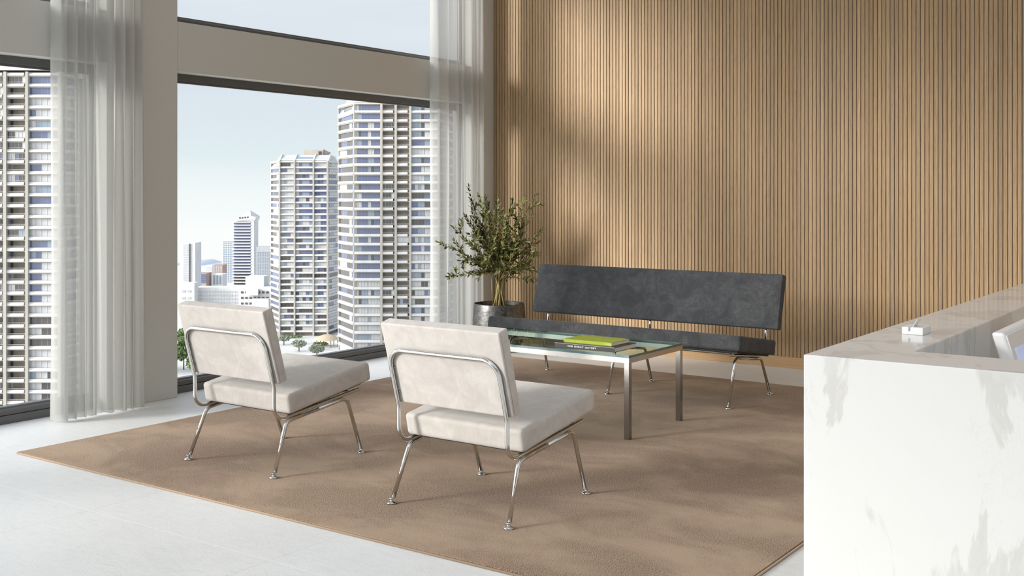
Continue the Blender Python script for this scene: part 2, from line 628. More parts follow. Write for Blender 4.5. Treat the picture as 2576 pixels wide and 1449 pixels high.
def fillet(path, radii, seg=8):
    """round the inner corners of a polyline"""
    out = [Vector(path[0])]
    for i in range(1, len(path) - 1):
        p, a, b = Vector(path[i]), Vector(path[i - 1]), Vector(path[i + 1])
        r = radii[i - 1] if isinstance(radii, (list, tuple)) else radii
        if r <= 0:
            out.append(p)
            continue
        u, v = (a - p).normalized(), (b - p).normalized()
        ang = u.angle(v)
        if ang > math.pi - 0.02:
            out.append(p)
            continue
        d = min(r / math.tan(ang / 2), (a - p).length * 0.49, (b - p).length * 0.49)
        rr = d * math.tan(ang / 2)
        c = p + (u + v).normalized() * (rr / math.sin(ang / 2))
        s, e = p + u * d - c, p + v * d - c
        tot = s.angle(e)
        for k in range(seg + 1):
            f = k / seg
            out.append(c + (s * math.sin((1 - f) * tot) + e * math.sin(f * tot)) / math.sin(tot))
    out.append(Vector(path[-1]))
    return out


def tube(bm, pts, r, n=12, cap=True, round_end=False, mi=0):
    pts = [Vector(p) for p in pts]
    rs = r if isinstance(r, (list, tuple)) else [r] * len(pts)
    if round_end:
        pts2, rs2 = [], []
        for end in (0, 1):
            p, q = (pts[0], pts[1]) if end == 0 else (pts[-1], pts[-2])
            d = (p - q).normalized()
            ex = [(p + d * rs[0] * math.sin(a), rs[0] * max(math.cos(a), 0.05)) for a in (0.5, 1.0, 1.5)]
            if end == 0:
                pts2 = [e[0] for e in ex[::-1]]
                rs2 = [e[1] for e in ex[::-1]]
            else:
                tail = ex
        pts = pts2 + pts + [e[0] for e in tail]
        rs = rs2 + list(rs) + [e[1] for e in tail]
    t0 = (pts[1] - pts[0]).normalized()
    up = Vector((0, 0, 1)) if abs(t0.z) < 0.9 else Vector((1, 0, 0))
    nrm = t0.cross(up).normalized()
    rings = []
    for i, p in enumerate(pts):
        if i == 0:
            t = t0
        elif i == len(pts) - 1:
            t = (pts[i] - pts[i - 1]).normalized()
        else:
            t = ((pts[i] - pts[i - 1]).normalized() + (pts[i + 1] - pts[i]).normalized()).normalized()
        nrm = (nrm - t * nrm.dot(t)).normalized()
        bn = t.cross(nrm)
        rings.append([bm.verts.new(p + (nrm * math.cos(k * 2 * math.pi / n) + bn * math.sin(k * 2 * math.pi / n)) * rs[i])
                      for k in range(n)])
    for a, b in zip(rings, rings[1:]):
        for k in range(n):
            f = bm.faces.new((a[k], a[(k + 1) % n], b[(k + 1) % n], b[k]))
            f.smooth = True
            f.material_index = mi
    if cap:
        bm.faces.new(rings[0][::-1]).material_index = mi
        bm.faces.new(rings[-1]).material_index = mi
    bmesh.ops.recalc_face_normals(bm, faces=bm.faces)


def lathe(bm, prof, n=48, c=(0, 0, 0), close=False, mi=0, wob=None):
    rings = []
    for r, z in prof:
        if r < 1e-5:
            rings.append([bm.verts.new((c[0], c[1], c[2] + z))])
        else:
            rings.append([bm.verts.new((c[0] + r * math.cos(2 * math.pi * k / n), c[1] + r * math.sin(2 * math.pi * k / n), c[2] + z))
                          for k in range(n)])
    for a, b in zip(rings, rings[1:]):
        for k in range(n):
            if len(a) == 1 and len(b) == 1:
                continue
            if len(a) == 1:
                f = bm.faces.new((a[0], b[(k + 1) % n], b[k]))
            elif len(b) == 1:
                f = bm.faces.new((a[k], a[(k + 1) % n], b[0]))
            else:
                f = bm.faces.new((a[k], a[(k + 1) % n], b[(k + 1) % n], b[k]))
            f.smooth = True
            f.material_index = mi
    bmesh.ops.recalc_face_normals(bm, faces=bm.faces)


def cushion(bm, w, prof, r, crown=0.0):
    """box of width w along x whose side outline is prof (y, z corners), edges rounded by r"""
    h = w / 2
    A = [bm.verts.new((-h, y, z)) for y, z in prof]
    B = [bm.verts.new((h, y, z)) for y, z in prof]
    n = len(prof)
    bm.faces.new(A)
    bm.faces.new(B[::-1])
    for i in range(n):
        bm.faces.new((A[(i + 1) % n], A[i], B[i], B[(i + 1) % n]))
    bmesh.ops.recalc_face_normals(bm, faces=bm.faces)
    bmesh.ops.bevel(bm, geom=list(bm.edges), offset=r, segments=5, profile=0.6, affect='EDGES')
    if crown:
        bmesh.ops.subdivide_edges(bm, edges=[e for e in bm.edges if e.calc_length() > 0.12], cuts=7, use_grid_fill=True)
        zc = sum(v.co.z for v in bm.verts) / len(bm.verts)
        ys = [v.co.y for v in bm.verts]
        y0, y1 = min(ys), max(ys)
        for v in bm.verts:
            fx = max(0, 1 - (v.co.x / h) ** 4)
            fy = max(0, 1 - ((v.co.y - (y0 + y1) / 2) / ((y1 - y0) / 2)) ** 4)
            if v.normal.z > 0.5:
                v.co.z += crown * fx * fy


# ------------------------------------------------------------------ room shell
FL = -0.010                      # floor level; the rug's top is z = 0
XW = -5.885                      # inner face of columns and beams on the window side
YB = 7.985                       # face of the slatted wall
CEIL = 3.95
TOPZ = 3.65
Y0 = -9.5
X1 = 4.6
XG = -6.03                       # glass plane
COLS = [(7.67, 8.30)] + [(4.555 - 0.52 - k * 3.58, 4.555 - k * 3.58) for k in (0, 2, 3)] + [(0.60, 0.85)]
COLS_Y = sorted(COLS)


def setting():
    bm = bmesh.new()
    bx(bm, -6.35, X1, Y0, 8.3, FL - 0.2, FL)
    tag(obj('floor', bm, M['floor']), kind='structure')
    bm = bmesh.new()
    # ceiling, with an unseen opening added to brighten the desk top and seats
    bx(bm, -6.35, -2.2, Y0, 8.3, CEIL, CEIL + 0.2)
    bx(bm, 2.4, X1, Y0, 8.3, CEIL, CEIL + 0.2)
    bx(bm, -2.2, 2.4, Y0, -2.0, CEIL, CEIL + 0.2)
    bx(bm, -2.2, 2.4, 3.6, 8.3, CEIL, CEIL + 0.2)
    tag(obj('ceiling', bm, M['ceiling']), kind='structure')
    bm = bmesh.new()
    bx(bm, X1, X1 + 0.2, Y0, 8.3, FL, CEIL)
    tag(obj('wall_right', bm, M['brown_paint']), kind='structure')
    bm = bmesh.new()
    # wall behind the viewer; its long opening is added for fill light
    bx(bm, -6.35, X1, Y0 - 0.2, Y0, FL, 0.9)
    bx(bm, -6.35, X1, Y0 - 0.2, Y0, 2.7, CEIL)
    bx(bm, -6.35, -5.2, Y0 - 0.2, Y0, 0.9, 2.7)
    bx(bm, -2.6, X1, Y0 - 0.2, Y0, 0.9, 2.7)
    tag(obj('wall_front', bm, M['white_paint']), kind='structure')

    # slatted oak wall: backing + slats in one wall object
    bm = bmesh.new()
    bx(bm, XW, X1, YB + 0.0065, 8.3, FL, CEIL, 1)
    k = 0
    i0 = math.floor((XW + 60.0) / SLAT)
    x = i0 * SLAT - 60.0
    while x < X1:
        a, b = max(x + 0.0028, XW), min(x + SLAT - 0.0028, X1)
        if b > a + 0.004:
            e = 0.0012
            vs = []
            prof = [(a, YB + 0.008), (a, YB + e), (a + e, YB), (b - e, YB), (b, YB + e), (b, YB + 0.008)]
            lo = [bm.verts.new((u, v, 0.070)) for u, v in prof]
            hi = [bm.verts.new((u, v, CEIL)) for u, v in prof]
            for j in range(5):
                bm.faces.new((lo[j], lo[j + 1], hi[j + 1], hi[j]))
            bm.faces.new(lo[::-1])
        x += SLAT
    tag(obj('wall_back', bm, [M['oak'], M['slat_gap']]), kind='structure')
    bm = bmesh.new()
    bx(bm, XW, X1, YB - 0.006, YB + 0.012, FL, 0.073)
    tag(obj('baseboard_back', bm, M['oak_board'], bevel=(0.002, 2)), kind='structure')

    # window side: columns, beams, lintel
    bm = bmesh.new()
    for a, b in COLS_Y:
        bx(bm, -6.10, XW, a, b, FL, CEIL)
    bays = [(Y0, COLS_Y[0][0])] + [(COLS_Y[i][1], COLS_Y[i + 1][0]) for i in range(len(COLS_Y) - 1)]
    for a, b in [q for q in bays if q[0] > 0.5]:
        bx(bm, -6.07, XW, a, b, 2.090, 2.413)
    for a, b in bays:
        bx(bm, -6.28, XW, a, b, TOPZ, CEIL)
    tag(obj('wall_left', bm, M['paint'], bevel=(0.004, 2)), kind='structure')
    return [b for b in bays if b[1] - b[0] > 0.3]


def window(idx, y0, y1, z0, z1):
    root = tag(empty('window_%d' % idx, (XG, (y0 + y1) / 2, z0)), kind='structure')
    root.location = (0, 0, 0)
    bm = bmesh.new()
    xf = -5.99
    # sill profile (x, z): stepped, with a groove and a rounded lip
    sill = [(xf, z0), (xf, z0 + 0.047), (xf - 0.012, z0 + 0.048), (xf - 0.012, z0 + 0.052), (xf - 0.002, z0 + 0.053), (xf - 0.004, z0 + 0.072),
            (xf - 0.010, z0 + 0.080), (xf - 0.022, z0 + 0.084), (xf - 0.026, z0 + 0.094), (xf - 0.07, z0 + 0.094), (xf - 0.07, z0)]
    head = [(xf, z1), (xf, z1 - 0.044), (xf - 0.014, z1 - 0.047), (xf - 0.07, z1 - 0.047), (xf - 0.07, z1)]
    extrude_profile(bm, [(a, b) for a, b in sill], 'y', y0, y1)
    extrude_profile(bm, head, 'y', y0, y1)
    for a, b in ((y0, y0 + 0.05), (y1 - 0.05, y1)):
        bx(bm, xf - 0.07, xf, a, b, z0, z1)
    bx(bm, xf - 0.034, xf - 0.016, y0, y1, z1 - 0.060, z1 - 0.047, 1)
    obj('frame', bm, [M['frame'], M['frame_lip']], root)
    bm = bmesh.new()
    bx(bm, XG - 0.004, XG + 0.004, y0 + 0.03, y1 - 0.03, z0 + 0.06, z1 - 0.03)
    # single thin pane: keep the two large faces only once so light crosses one surface
    for f in list(bm.faces):
        if abs(f.normal.x) < 0.5 or f.normal.x < 0:
            bm.faces.remove(f)
    obj('glass', bm, M['glass'], root)
    return root


bays = setting()
wi = 1
for a, b in sorted(bays, key=lambda q: -q[0]):
    if a > 0.5:
        window(wi, a, b, FL, 2.090)
        window(wi + 1, a, b, 2.375, TOPZ)
        wi += 2
    else:
        window(wi, a, b, FL, TOPZ)
        wi += 1


# ------------------------------------------------------------------ curtains
def curtain(name, path, z1, label):
    """path: list of (x, y) fold points, smoothed; hangs from z1 to just above the floor"""
    # Catmull-Rom resample
    P = [Vector((x, y, 0)) for x, y in path]
    P = [P[0] * 2 - P[1]] + P + [P[-1] * 2 - P[-2]]
    pts = []
    for i in range(1, len(P) - 2):
        for k in range(7):
            t = k / 7.0
            p0, p1, p2, p3 = P[i - 1], P[i], P[i + 1], P[i + 2]
            pts.append(0.5 * ((2 * p1) + (p2 - p0) * t + (2 * p0 - 5 * p1 + 4 * p2 - p3) * t * t + (3 * p1 - p0 - 3 * p2 + p3) * t ** 3))
    pts.append(P[-2])
    cx = sum(p.x for p in pts) / len(pts)
    bm = bmesh.new()
    rows = []
    nz = 26
    for j in range(nz + 1):
        z = FL + 0.012 + (z1 - FL - 0.012) * j / nz
        s = 1.0 + 0.10 * (1 - j / nz) ** 2
        row = []
        for i, p in enumerate(pts):
            wob = 0.004 * math.sin(z * 2.1 + i * 0.31) + 0.003 * math.sin(z * 0.9 + i * 0.12)
            hem = 0.002 * math.sin(i * 0.45) if j == 0 else 0
            row.append(bm.verts.new((cx + (p.x - cx) * s + wob, p.y + wob * 0.6, z + hem)))
        rows.append(row)
    for a, b in zip(rows, rows[1:]):
        for i in range(len(pts) - 1):
            bm.faces.new((a[i], a[i + 1], b[i + 1], b[i]))
    root = empty(name, (0, 0, 0))
    tag(root, label, 'curtain', 'sheer curtains')
    obj('cloth', bm, M['sheer'], root, smooth=True)
    return root


lc = [(-5.835, 3.634), (-5.800, 3.634), (-5.755, 3.650), (-5.742, 3.672), (-5.760, 3.690), (-5.800, 3.703), (-5.775, 3.722), (-5.738, 3.735),
      (-5.775, 3.752), (-5.795, 3.766), (-5.765, 3.785), (-5.737, 3.800), (-5.775, 3.820), (-5.790, 3.834), (-5.745, 3.852), (-5.750, 3.868),
      (-5.792, 3.880), (-5.794, 3.905), (-5.788, 3.934), (-5.745, 3.955), (-5.733, 3.980), (-5.770, 4.008), (-5.792, 4.024),
      (-5.750, 4.040), (-5.736, 4.060), (-5.775, 4.082), (-5.790, 4.094), (-5.745, 4.112), (-5.745, 4.130), (-5.788, 4.150), (-5.780, 4.164),
      (-5.742, 4.178), (-5.750, 4.198), (-5.790, 4.215), (-5.800, 4.228)]
curtain('curtain', lc, 3.60, 'sheer off-white curtain beside the wide grey column')
rc = [(-5.835, 7.035), (-5.795, 7.030), (-5.750, 7.050), (-5.738, 7.090), (-5.745, 7.150), (-5.770, 7.200), (-5.805, 7.235), (-5.770, 7.265), (-5.738, 7.290),
      (-5.770, 7.318), (-5.790, 7.340), (-5.750, 7.362), (-5.748, 7.382), (-5.792, 7.402), (-5.795, 7.430), (-5.788, 7.452), (-5.745, 7.472), (-5.733, 7.498),
      (-5.770, 7.522), (-5.788, 7.538), (-5.745, 7.558), (-5.745, 7.580), (-5.785, 7.604), (-5.780, 7.620), (-5.745, 7.638), (-5.750, 7.660), (-5.792, 7.682), (-5.80, 7.700)]
curtain('curtain', rc, 3.60, 'sheer off-white curtain behind the potted olive tree')


# ------------------------------------------------------------------ rug
def make_rug():
    x0, x1, y0, y1 = -5.262, -1.503, 3.093, 7.21
    root = empty('area_rug', ((x0 + x1) / 2, (y0 + y1) / 2, FL))
    tag(root, 'large brown loop-pile rug under the seating group', 'rug')
    hx, hy = (x1 - x0) / 2, (y1 - y0) / 2
    bm = bmesh.new()
    bx(bm, -hx + 0.008, hx - 0.008, -hy + 0.008, hy - 0.008, 0.0005, 0.010)
    obj('pile', bm, M['rug'], root)
    bm = bmesh.new()
    c = [(-hx, -hy, 0), (hx, -hy, 0), (hx, hy, 0), (-hx, hy, 0)]
    for i in range(4):
        a, b = Vector(c[i]), Vector(c[(i + 1) % 4])
        d = (b - a).normalized()
        tube(bm, [a + Vector((0, 0, 0.0048)), b + Vector((0, 0, 0.0048))], 0.0048, 8)
    obj('edge_binding', bm, M['rug_edge'], root)


make_rug()


# ------------------------------------------------------------------ lounge chair and sofa (same family)
R_T = 0.0095


def glide(parent, p):
    bm = bmesh.new()
    lathe(bm, [(0, 0.0006), (0.020, 0.0006), (0.0215, 0.003), (0.019, 0.007), (0.010, 0.011), (0.0065, 0.013), (0.0065, 0.018), (0.009, 0.020), (0.009, 0.024), (0, 0.024)],
          20, p)
    return obj('glide', bm, M['chrome'], parent)


def leg_half(parent, x_top, rear, name='leg'):
    """half of the inverted U under the seat: rear (y<0) or front (y>0); rear foot splays a little"""
    mid = Vector((x_top, 0.0, 0.267))
    if rear:
        foot = Vector((math.copysign(abs(x_top) + 0.0195, x_top) if x_top else 0.0, -0.302, 0.0))
        knee = Vector((x_top, -0.205, 0.2415))
    else:
        foot = Vector((x_top, 0.303, 0.0))
        knee = Vector((x_top, 0.195, 0.2925))
    d = (knee - foot).normalized()
    path = fillet([foot + d * 0.024, knee, mid], 0.045, 8)
    bm = bmesh.new()
    tube(bm, path, R_T, 14)
    o = obj(name, bm, M['chrome'], parent)
    glide(o, foot)
    return o


SEAT_PROF = [(-0.200, 0.272), (0.353, 0.360), (0.338, 0.452), (-0.219, 0.366)]
BACK_PROF = [(-0.371, 0.7655), (-0.312, 0.782), (-0.2185, 0.437), (-0.272, 0.424)]


def seat_and_back(root, seat_w, back_w, fabric, seam):
    bm = bmesh.new()
    cushion(bm, seat_w, SEAT_PROF, 0.021, 0.006)
    obj('seat', bm, fabric, root, smooth=True, wn=True)
    bm = bmesh.new()
    h = seat_w / 2 - 0.035
    hexa(bm, [(-h, -0.17, 0.2655), (h, -0.17, 0.2655), (h, 0.31, 0.3415), (-h, 0.31, 0.3415),
              (-h, -0.17, 0.279), (h, -0.17, 0.279), (h, 0.31, 0.355), (-h, 0.31, 0.355)])
    obj('seat_board', bm, M['black_board'], root)
    bm = bmesh.new()
    cushion(bm, back_w, BACK_PROF, 0.009)
    o = obj('backrest', bm, fabric, root, smooth=True, wn=True)
    # piping seam near the rear edge on both sides
    u = (Vector((0, BACK_PROF[3][0], BACK_PROF[3][1])) - Vector((0, BACK_PROF[0][0], BACK_PROF[0][1]))).normalized()
    nrm = Vector((0, u.z, -u.y))
    if nrm.y < 0:
        nrm = -nrm
    for s in (-1, 1):
        bm = bmesh.new()
        a = Vector((s * (back_w / 2 - 0.0005), BACK_PROF[0][0], BACK_PROF[0][1])) + u * 0.012 + nrm * 0.011
        b = Vector((s * (back_w / 2 - 0.0005), BACK_PROF[3][0], BACK_PROF[3][1])) - u * 0.012 + nrm * 0.011
        tube(bm, [a, b], 0.0014, 6)
        obj('piping', bm, seam, o)


def make_chair():
    root = empty('lounge_chair', (-2.80, 3.790, 0))
    seat_and_back(root, 0.610, 0.610, M['cream'], M['cream_seam'])
    w = 0.280
    side = [(0.279, 0.3215), (-0.280, 0.2505), (-0.280, 0.405), (-0.3485, 0.655)]
    path = [(w, y, z) for y, z in side] + [(-w, y, z) for y, z in side[::-1]]
    bm = bmesh.new()
    tube(bm, fillet(path, [0.062, 0.12, 0.075, 0.075, 0.12, 0.062], 9), R_T, 14, round_end=True)
    obj('back_frame', bm, M['chrome'], root)
    bm = bmesh.new()
    tube(bm, [(-w, 0.22, 0.3145), (w, 0.22, 0.3145)], 0.007, 10)
    obj('stretcher', bm, M['chrome'], root)
    for s in (-1, 1):
        leg_half(root, s * 0.283, True)
        leg_half(root, s * 0.283, False)
        for zz in (0.47, 0.575):
            yy = -0.371 + (0.7655 - zz) * 0.297
            bm = bmesh.new()
            tube(bm, [(s * (w - 0.0115), yy - 0.0105, zz), (s * (w - 0.0115), yy + 0.004, zz + 0.004)], 0.0036, 10)
            obj('bolt', bm, M['steel'], root)
    return root


chair = make_chair()
tag(chair, 'cream velvet lounge chair standing in front of the glass coffee table', 'chair', 'cream lounge chairs')
chair2 = copy_tree(chair)
chair2.location = (-4.122, 3.790, 0)
chair2['label'] = 'cream velvet lounge chair nearer the window and the grey column'


def make_sofa():
    root = empty('sofa', (-3.655, 6.510, 0), math.pi)
    tag(root, 'long charcoal velvet sofa with chrome legs along the slatted wood wall', 'sofa')
    seat_and_back(root, 1.885, 1.90, M['charcoal'], M['black_board'])
    for x in (-0.845, 0.0, 0.845):
        bm = bmesh.new()
        path = fillet([(x, 0.270, 0.3205), (x, -0.280, 0.2505), (x, -0.280, 0.405), (x, -0.3385, 0.610)], [0.062, 0.12], 9)
        tube(bm, path, R_T, 14, round_end=True)
        obj('back_post', bm, M['chrome'], root)
        leg_half(root, x, True)
        leg_half(root, x, False)
    bm = bmesh.new()
    tube(bm, [(-0.86, 0.268, 0.3305), (0.86, 0.268, 0.3305)], R_T, 12, round_end=True)
    obj('front_rail', bm, M['chrome'], root)


make_sofa()


# ------------------------------------------------------------------ coffee table
TX0, TX1, TY0, TY1 = -4.25, -2.877, 5.110, 5.735


def make_table():
    root = empty('coffee_table', ((TX0 + TX1) / 2, (TY0 + TY1) / 2, 0))
    tag(root, 'low rectangular coffee table with greenish glass top and steel frame', 'table')
    hx, hy, w = (TX1 - TX0) / 2, (TY1 - TY0) / 2, 0.030
    for sx in (-1, 1):
        for sy in (-1, 1):
            bm = bmesh.new()
            a, b = sorted((sx * hx, sx * (hx - w)))
            c, d = sorted((sy * hy, sy * (hy - w)))
            bx(bm, a, b, c, d, 0.001, 0.405)
            obj('leg', bm, M['steel'], root, bevel=(0.0012, 2))
    bm = bmesh.new()
    for sy in (-1, 1):
        c, d = sorted((sy * hy, sy * (hy - w)))
        bx(bm, -hx, hx, c, d, 0.405, 0.4325)
    for sx in (-1, 1):
        a, b = sorted((sx * hx, sx * (hx - w)))
        bx(bm, a, b, -hy + w, hy - w, 0.405, 0.4325)
    obj('frame', bm, M['steel'], root)
    bm = bmesh.new()
    bx(bm, -hx + 0.001, hx - 0.001, -hy + 0.001, hy - 0.001, 0.4327, 0.4455)
    for f in bm.faces:
        f.material_index = 0 if abs(f.normal.z) > 0.5 else 1
    bmesh.ops.recalc_face_normals(bm, faces=bm.faces)
    for f in list(bm.faces):
        if f.normal.z < -0.5:
            bm.faces.remove(f)
        else:
            f.material_index = 0 if f.normal.z > 0.5 else 1
    obj('glass_top', bm, [M['table_glass'], M['glass_edge']], root)


make_table()


# ------------------------------------------------------------------ lettering
def text_mesh(name, body, size, parent, loc, rot, m, sx=1.0, width=None, bold=0.0, shear=0.0, spacing=1.0):
    cu = bpy.data.curves.new(name, 'FONT')
    cu.body = body
    cu.size = size
    cu.extrude = 0.00015
    cu.offset = bold
    cu.shear = shear
    cu.space_character = spacing
    cu.resolution_u = 3
    tmp = bpy.data.objects.new(name, cu)
    COL.objects.link(tmp)
    dg = bpy.context.evaluated_depsgraph_get()
    me = bpy.data.meshes.new_from_object(tmp.evaluated_get(dg))
    bpy.data.objects.remove(tmp)
    me.name = name
    xs = [v.co.x for v in me.vertices]
    k = (width / (max(xs) - min(xs))) if width else sx
    for v in me.vertices:
        v.co.x = (v.co.x - min(xs)) * k
    me.materials.clear()
    me.materials.append(m)
    o = bpy.data.objects.new(name, me)
    link(o, parent)
    o.location = loc
    o.rotation_euler = rot
    return o


def make_book(name, label, loc, rz, w, d, h, cover, cv=0.0022, over=0.003):
    """spine faces local -y; w along x, d along y"""
    root = empty(name, loc, rz)
    tag(root, label, 'book')
    bm = bmesh.new()
    bx(bm, 0, w, 0, d, 0, cv)
    bx(bm, 0, w, 0, d, h - cv, h)
    bx(bm, 0, w, 0, cv, cv, h - cv)
    obj('cover', bm, cover, root, bevel=(0.0006, 2))
    bm = bmesh.new()
    bx(bm, over, w - over, cv, d - over, cv, h - cv)
    obj('page_block', bm, M['page'], root)
    return root


TT = 0.4457
b1 = make_book('book', 'thick black book lying under the lime green book', (-3.383, 5.169, TT), 0, 0.384, 0.246, 0.0262, M['book_black'])
bm = bmesh.new()
bx(bm, 0.0, 0.384, -0.0002, 0.0, 0.0238, 0.0249)
obj('spine_line', bm, M['ink_white'], b1)
text_mesh('spine_title', 'THE GREAT GATSBY', 0.0118, b1, (0.083, -0.0003, 0.0085), (math.pi / 2, 0, 0), M['ink_white'], width=0.187, bold=0.00035, spacing=1.18)
TG = TT + 0.0262 + 0.0002
b2 = make_book('book', 'lime green book lying on top of the black book', (-3.348, 5.206, TG), 0, 0.310, 0.199, 0.0185, M['book_green'], 0.0018, 0.002)
text_mesh('spine_title', 'crea', 0.0205, b2, (0.266, -0.0003, 0.0038), (math.pi / 2, 0, 0), M['ink_pale'], width=0.037)
text_mesh('spine_author', 'SOLACE', 0.0066, b2, (0.045, -0.0003, 0.0060), (math.pi / 2, 0, 0), M['ink_pale'], width=0.028, spacing=1.2)
text_mesh('spine_author', 'RETREAT', 0.0066, b2, (0.084, -0.0003, 0.0060), (math.pi / 2, 0, 0), M['ink_pale'], width=0.034, spacing=1.2)
text_mesh('cover_title', 'creative', 0.016, b2, (0.205, 0.085, 0.0186), (0, 0, 0), M['ink_faint'], width=0.06, shear=0.3)


# ------------------------------------------------------------------ potted olive tree
def make_olive():
    ox, oy = -5.445, 7.470
    root = empty('potted_olive_tree', (ox, oy, FL))
    tag(root, 'bushy potted olive tree in a round dark metal planter by the corner', 'plant')
    H = 0.398
    bm = bmesh.new()
    lathe(bm, [(0, 0.0), (0.122, 0.0), (0.135, 0.004), (0.180, 0.045), (0.208, 0.10), (0.222, 0.18), (0.221, 0.26), (0.216, 0.34), (0.213, H - 0.006), (0.2115, H),
               (0.2045, H), (0.203, H - 0.006), (0.206, 0.30), (0.206, 0.26)], 64)
    obj('pot', bm, M['pot'], root)
    bm = bmesh.new()
    r2 = random.Random(11)
    n, rings = 36, [[bm.verts.new((0, 0, H - 0.036))]]
    for j in range(1, 9):
        rr = 0.2045 * j / 8
        rings.append([bm.verts.new((rr * math.cos(2 * math.pi * k / n), rr * math.sin(2 * math.pi * k / n), H - 0.042 + r2.uniform(-0.010, 0.013)))
                      for k in range(n)])
    for a, b in zip(rings, rings[1:]):
        for k in range(n):
            if len(a) == 1:
                bm.faces.new((a[0], b[k], b[(k + 1) % n]))
            else:
                bm.faces.new((a[k], b[k], b[(k + 1) % n], a[(k + 1) % n]))
    obj('soil', bm, M['soil'], root)

    R, F, U = RGT, FWD, Vector((0, 0, 1))
    stems, leaves, olives = bmesh.new(), bmesh.new(), []
    tone = leaves.faces.layers.float.new('leaf_tone')

    def clampv(p):
        # keep clear of the curtain plane and the slatted wall
        q = Vector(p)
        if q.x + ox < -5.66:
            q.x = -5.66 - ox + (q.x + ox + 5.66) * 0.05
        if q.y + oy > 7.93:
            q.y = 7.93 - oy
        return q

    def leaf(p, d, side, L, wd, tn):
        d = d.normalized()
        s = side - d * side.dot(d)
        if s.length < 1e-4:
            return
        s.normalize()
        nn = d.cross(s)
        prof = [(0.0, 0.08), (0.22, 0.72), (0.5, 1.0), (0.78, 0.7), (1.0, 0.03)]
        c, l, r = [], [], []
        for t, w in prof:
            cc = p + d * (L * t) - nn * (0.10 * L * t * t)
            c.append(leaves.verts.new(cc))
            l.append(leaves.verts.new(cc + s * wd * w + nn * wd * 0.25 * w))
            r.append(leaves.verts.new(cc - s * wd * w + nn * wd * 0.25 * w))
        for i in range(4):
            for q in ((c[i], c[i + 1], l[i + 1], l[i]), (c[i + 1], c[i], r[i], r[i + 1])):
                f = leaves.faces.new(q)
                f.smooth = True
                f[tone] = tn

    def twig(path, r0, r1, bare, density=1.0):
        rs = [r0 + (r1 - r0) * i / (len(path) - 1) for i in range(len(path))]
        tube(stems, path, rs, 6)
        # leaves in opposite pairs
        segs = [(path[i], path[i + 1]) for i in range(len(path) - 1)]
        tot = sum((b - a).length for a, b in segs)
        step = 0.021 / density
        acc, k = 0.0, 0
        for a, b in segs:
            ln = (b - a).length
            m = 0.0
            while m < ln:
                if acc + m > tot * bare:
                    p = a.lerp(b, m / ln)
                    d = (b - a).normalized()
                    ang = (k % 2) * math.pi / 2 + r2.uniform(-0.5, 0.5)
                    ref = d.cross(Vector((0.3, 0.2, 1))).normalized()
                    o1 = (Matrix.Rotation(ang, 3, d) @ ref)
                    for s in (1, -1):
                        ld = d * r2.uniform(0.5, 1.0) + o1 * s * r2.uniform(0.45, 0.95) + Vector((0, 0, r2.uniform(-0.1, 0.3)))
                        leaf(p, ld, Matrix.Rotation(r2.uniform(-0.9, 0.9), 3, d) @ d.cross(o1), r2.uniform(0.030, 0.050), r2.uniform(0.0056, 0.0080), min(1, max(0, r2.gauss(0.35, 0.28))))
                    k += 1
                    if r2.random() < 0.035:
                        olives.append(p + o1 * 0.012 + Vector((0, 0, -0.010)))
                m += step
            acc += ln
        leaf(path[-1], path[-1] - path[-2], R, 0.042, 0.006, 0.5)

    def grow(a, tip, n=7, sag=0.0, jit=0.012):
        out = []
        for i in range(n + 1):
            t = i / n
            p = a.lerp(tip, t) + U * (sag * t * (1 - t) * 4)
            if 0 < i:
                p = p + Vector((r2.uniform(-jit, jit), r2.uniform(-jit, jit), r2.uniform(-jit, jit)))
            out.append(clampv(p))
        return out

    PXM = 9.23 / FPX         # metres per pixel at the tree's distance

    def at(px, py, dep):
        """target tip: pixel offsets measured on the photograph at the tree's own depth"""
        return R * ((px - 1255.5) * PXM + 0.0) + U * (CAM_H - FL - (py - HY) * PXM) + F * dep

    tips = [(1152, 470), (1100, 606), (1130, 690), (1345, 492), (1362, 578), (1348, 640), (1330, 705), (1208, 492), (1252, 500), (1288, 505),
            (1320, 500), (1140, 570), (1165, 545), (1160, 640), (1180, 690), (1300, 560), (1230, 545), (1270, 540), (1310, 620), (1200, 590),
            (1335, 545), (1350, 610), (1240, 600), (1290, 660), (1215, 650), (1185, 510), (1170, 600), (1320, 670), (1265, 630), (1150, 655), (1340, 668), (1225, 515)]
    for i, (px, py) in enumerate(tips):
        a0 = r2.uniform(0, 2 * math.pi)
        rad = r2.uniform(0.01, 0.065)
        base = Vector((math.cos(a0) * rad, math.sin(a0) * rad, H - 0.042))
        dep = r2.uniform(-0.33, 0.14)
        if px < 1140:
            dep = -0.30
        tip = at(px, py, dep)
        neck = Vector((0, 0, 0)) + R * ((px - 1250) * 0.00022 + r2.uniform(-0.03, 0.03)) + F * r2.uniform(-0.03, 0.03) + U * (H + 0.20 + r2.uniform(-0.03, 0.04))
        ctrl = [base, base.lerp(neck, 0.5) + Vector((r2.uniform(-0.01, 0.01), r2.uniform(-0.01, 0.01), 0)), neck]
        # smooth stem to the neck, then arcs out to the tip
        out = []
        horiz = tip - neck
        for k in range(9):
            t = k / 8
            bend = neck + U * (0.10 if py < 620 else 0.05) + horiz * 0.25
            q = (1 - t) ** 2 * neck + 2 * t * (1 - t) * bend + t * t * tip
            jit = 0.007 * (k > 0)
            out.append(clampv(q + Vector((r2.uniform(-jit, jit), r2.uniform(-jit, jit), r2.uniform(-jit, jit)))))
        tube(stems, ctrl, [0.0055, 0.0048, 0.0042], 7)
        twig(out, 0.0042, 0.0012, 0.22)
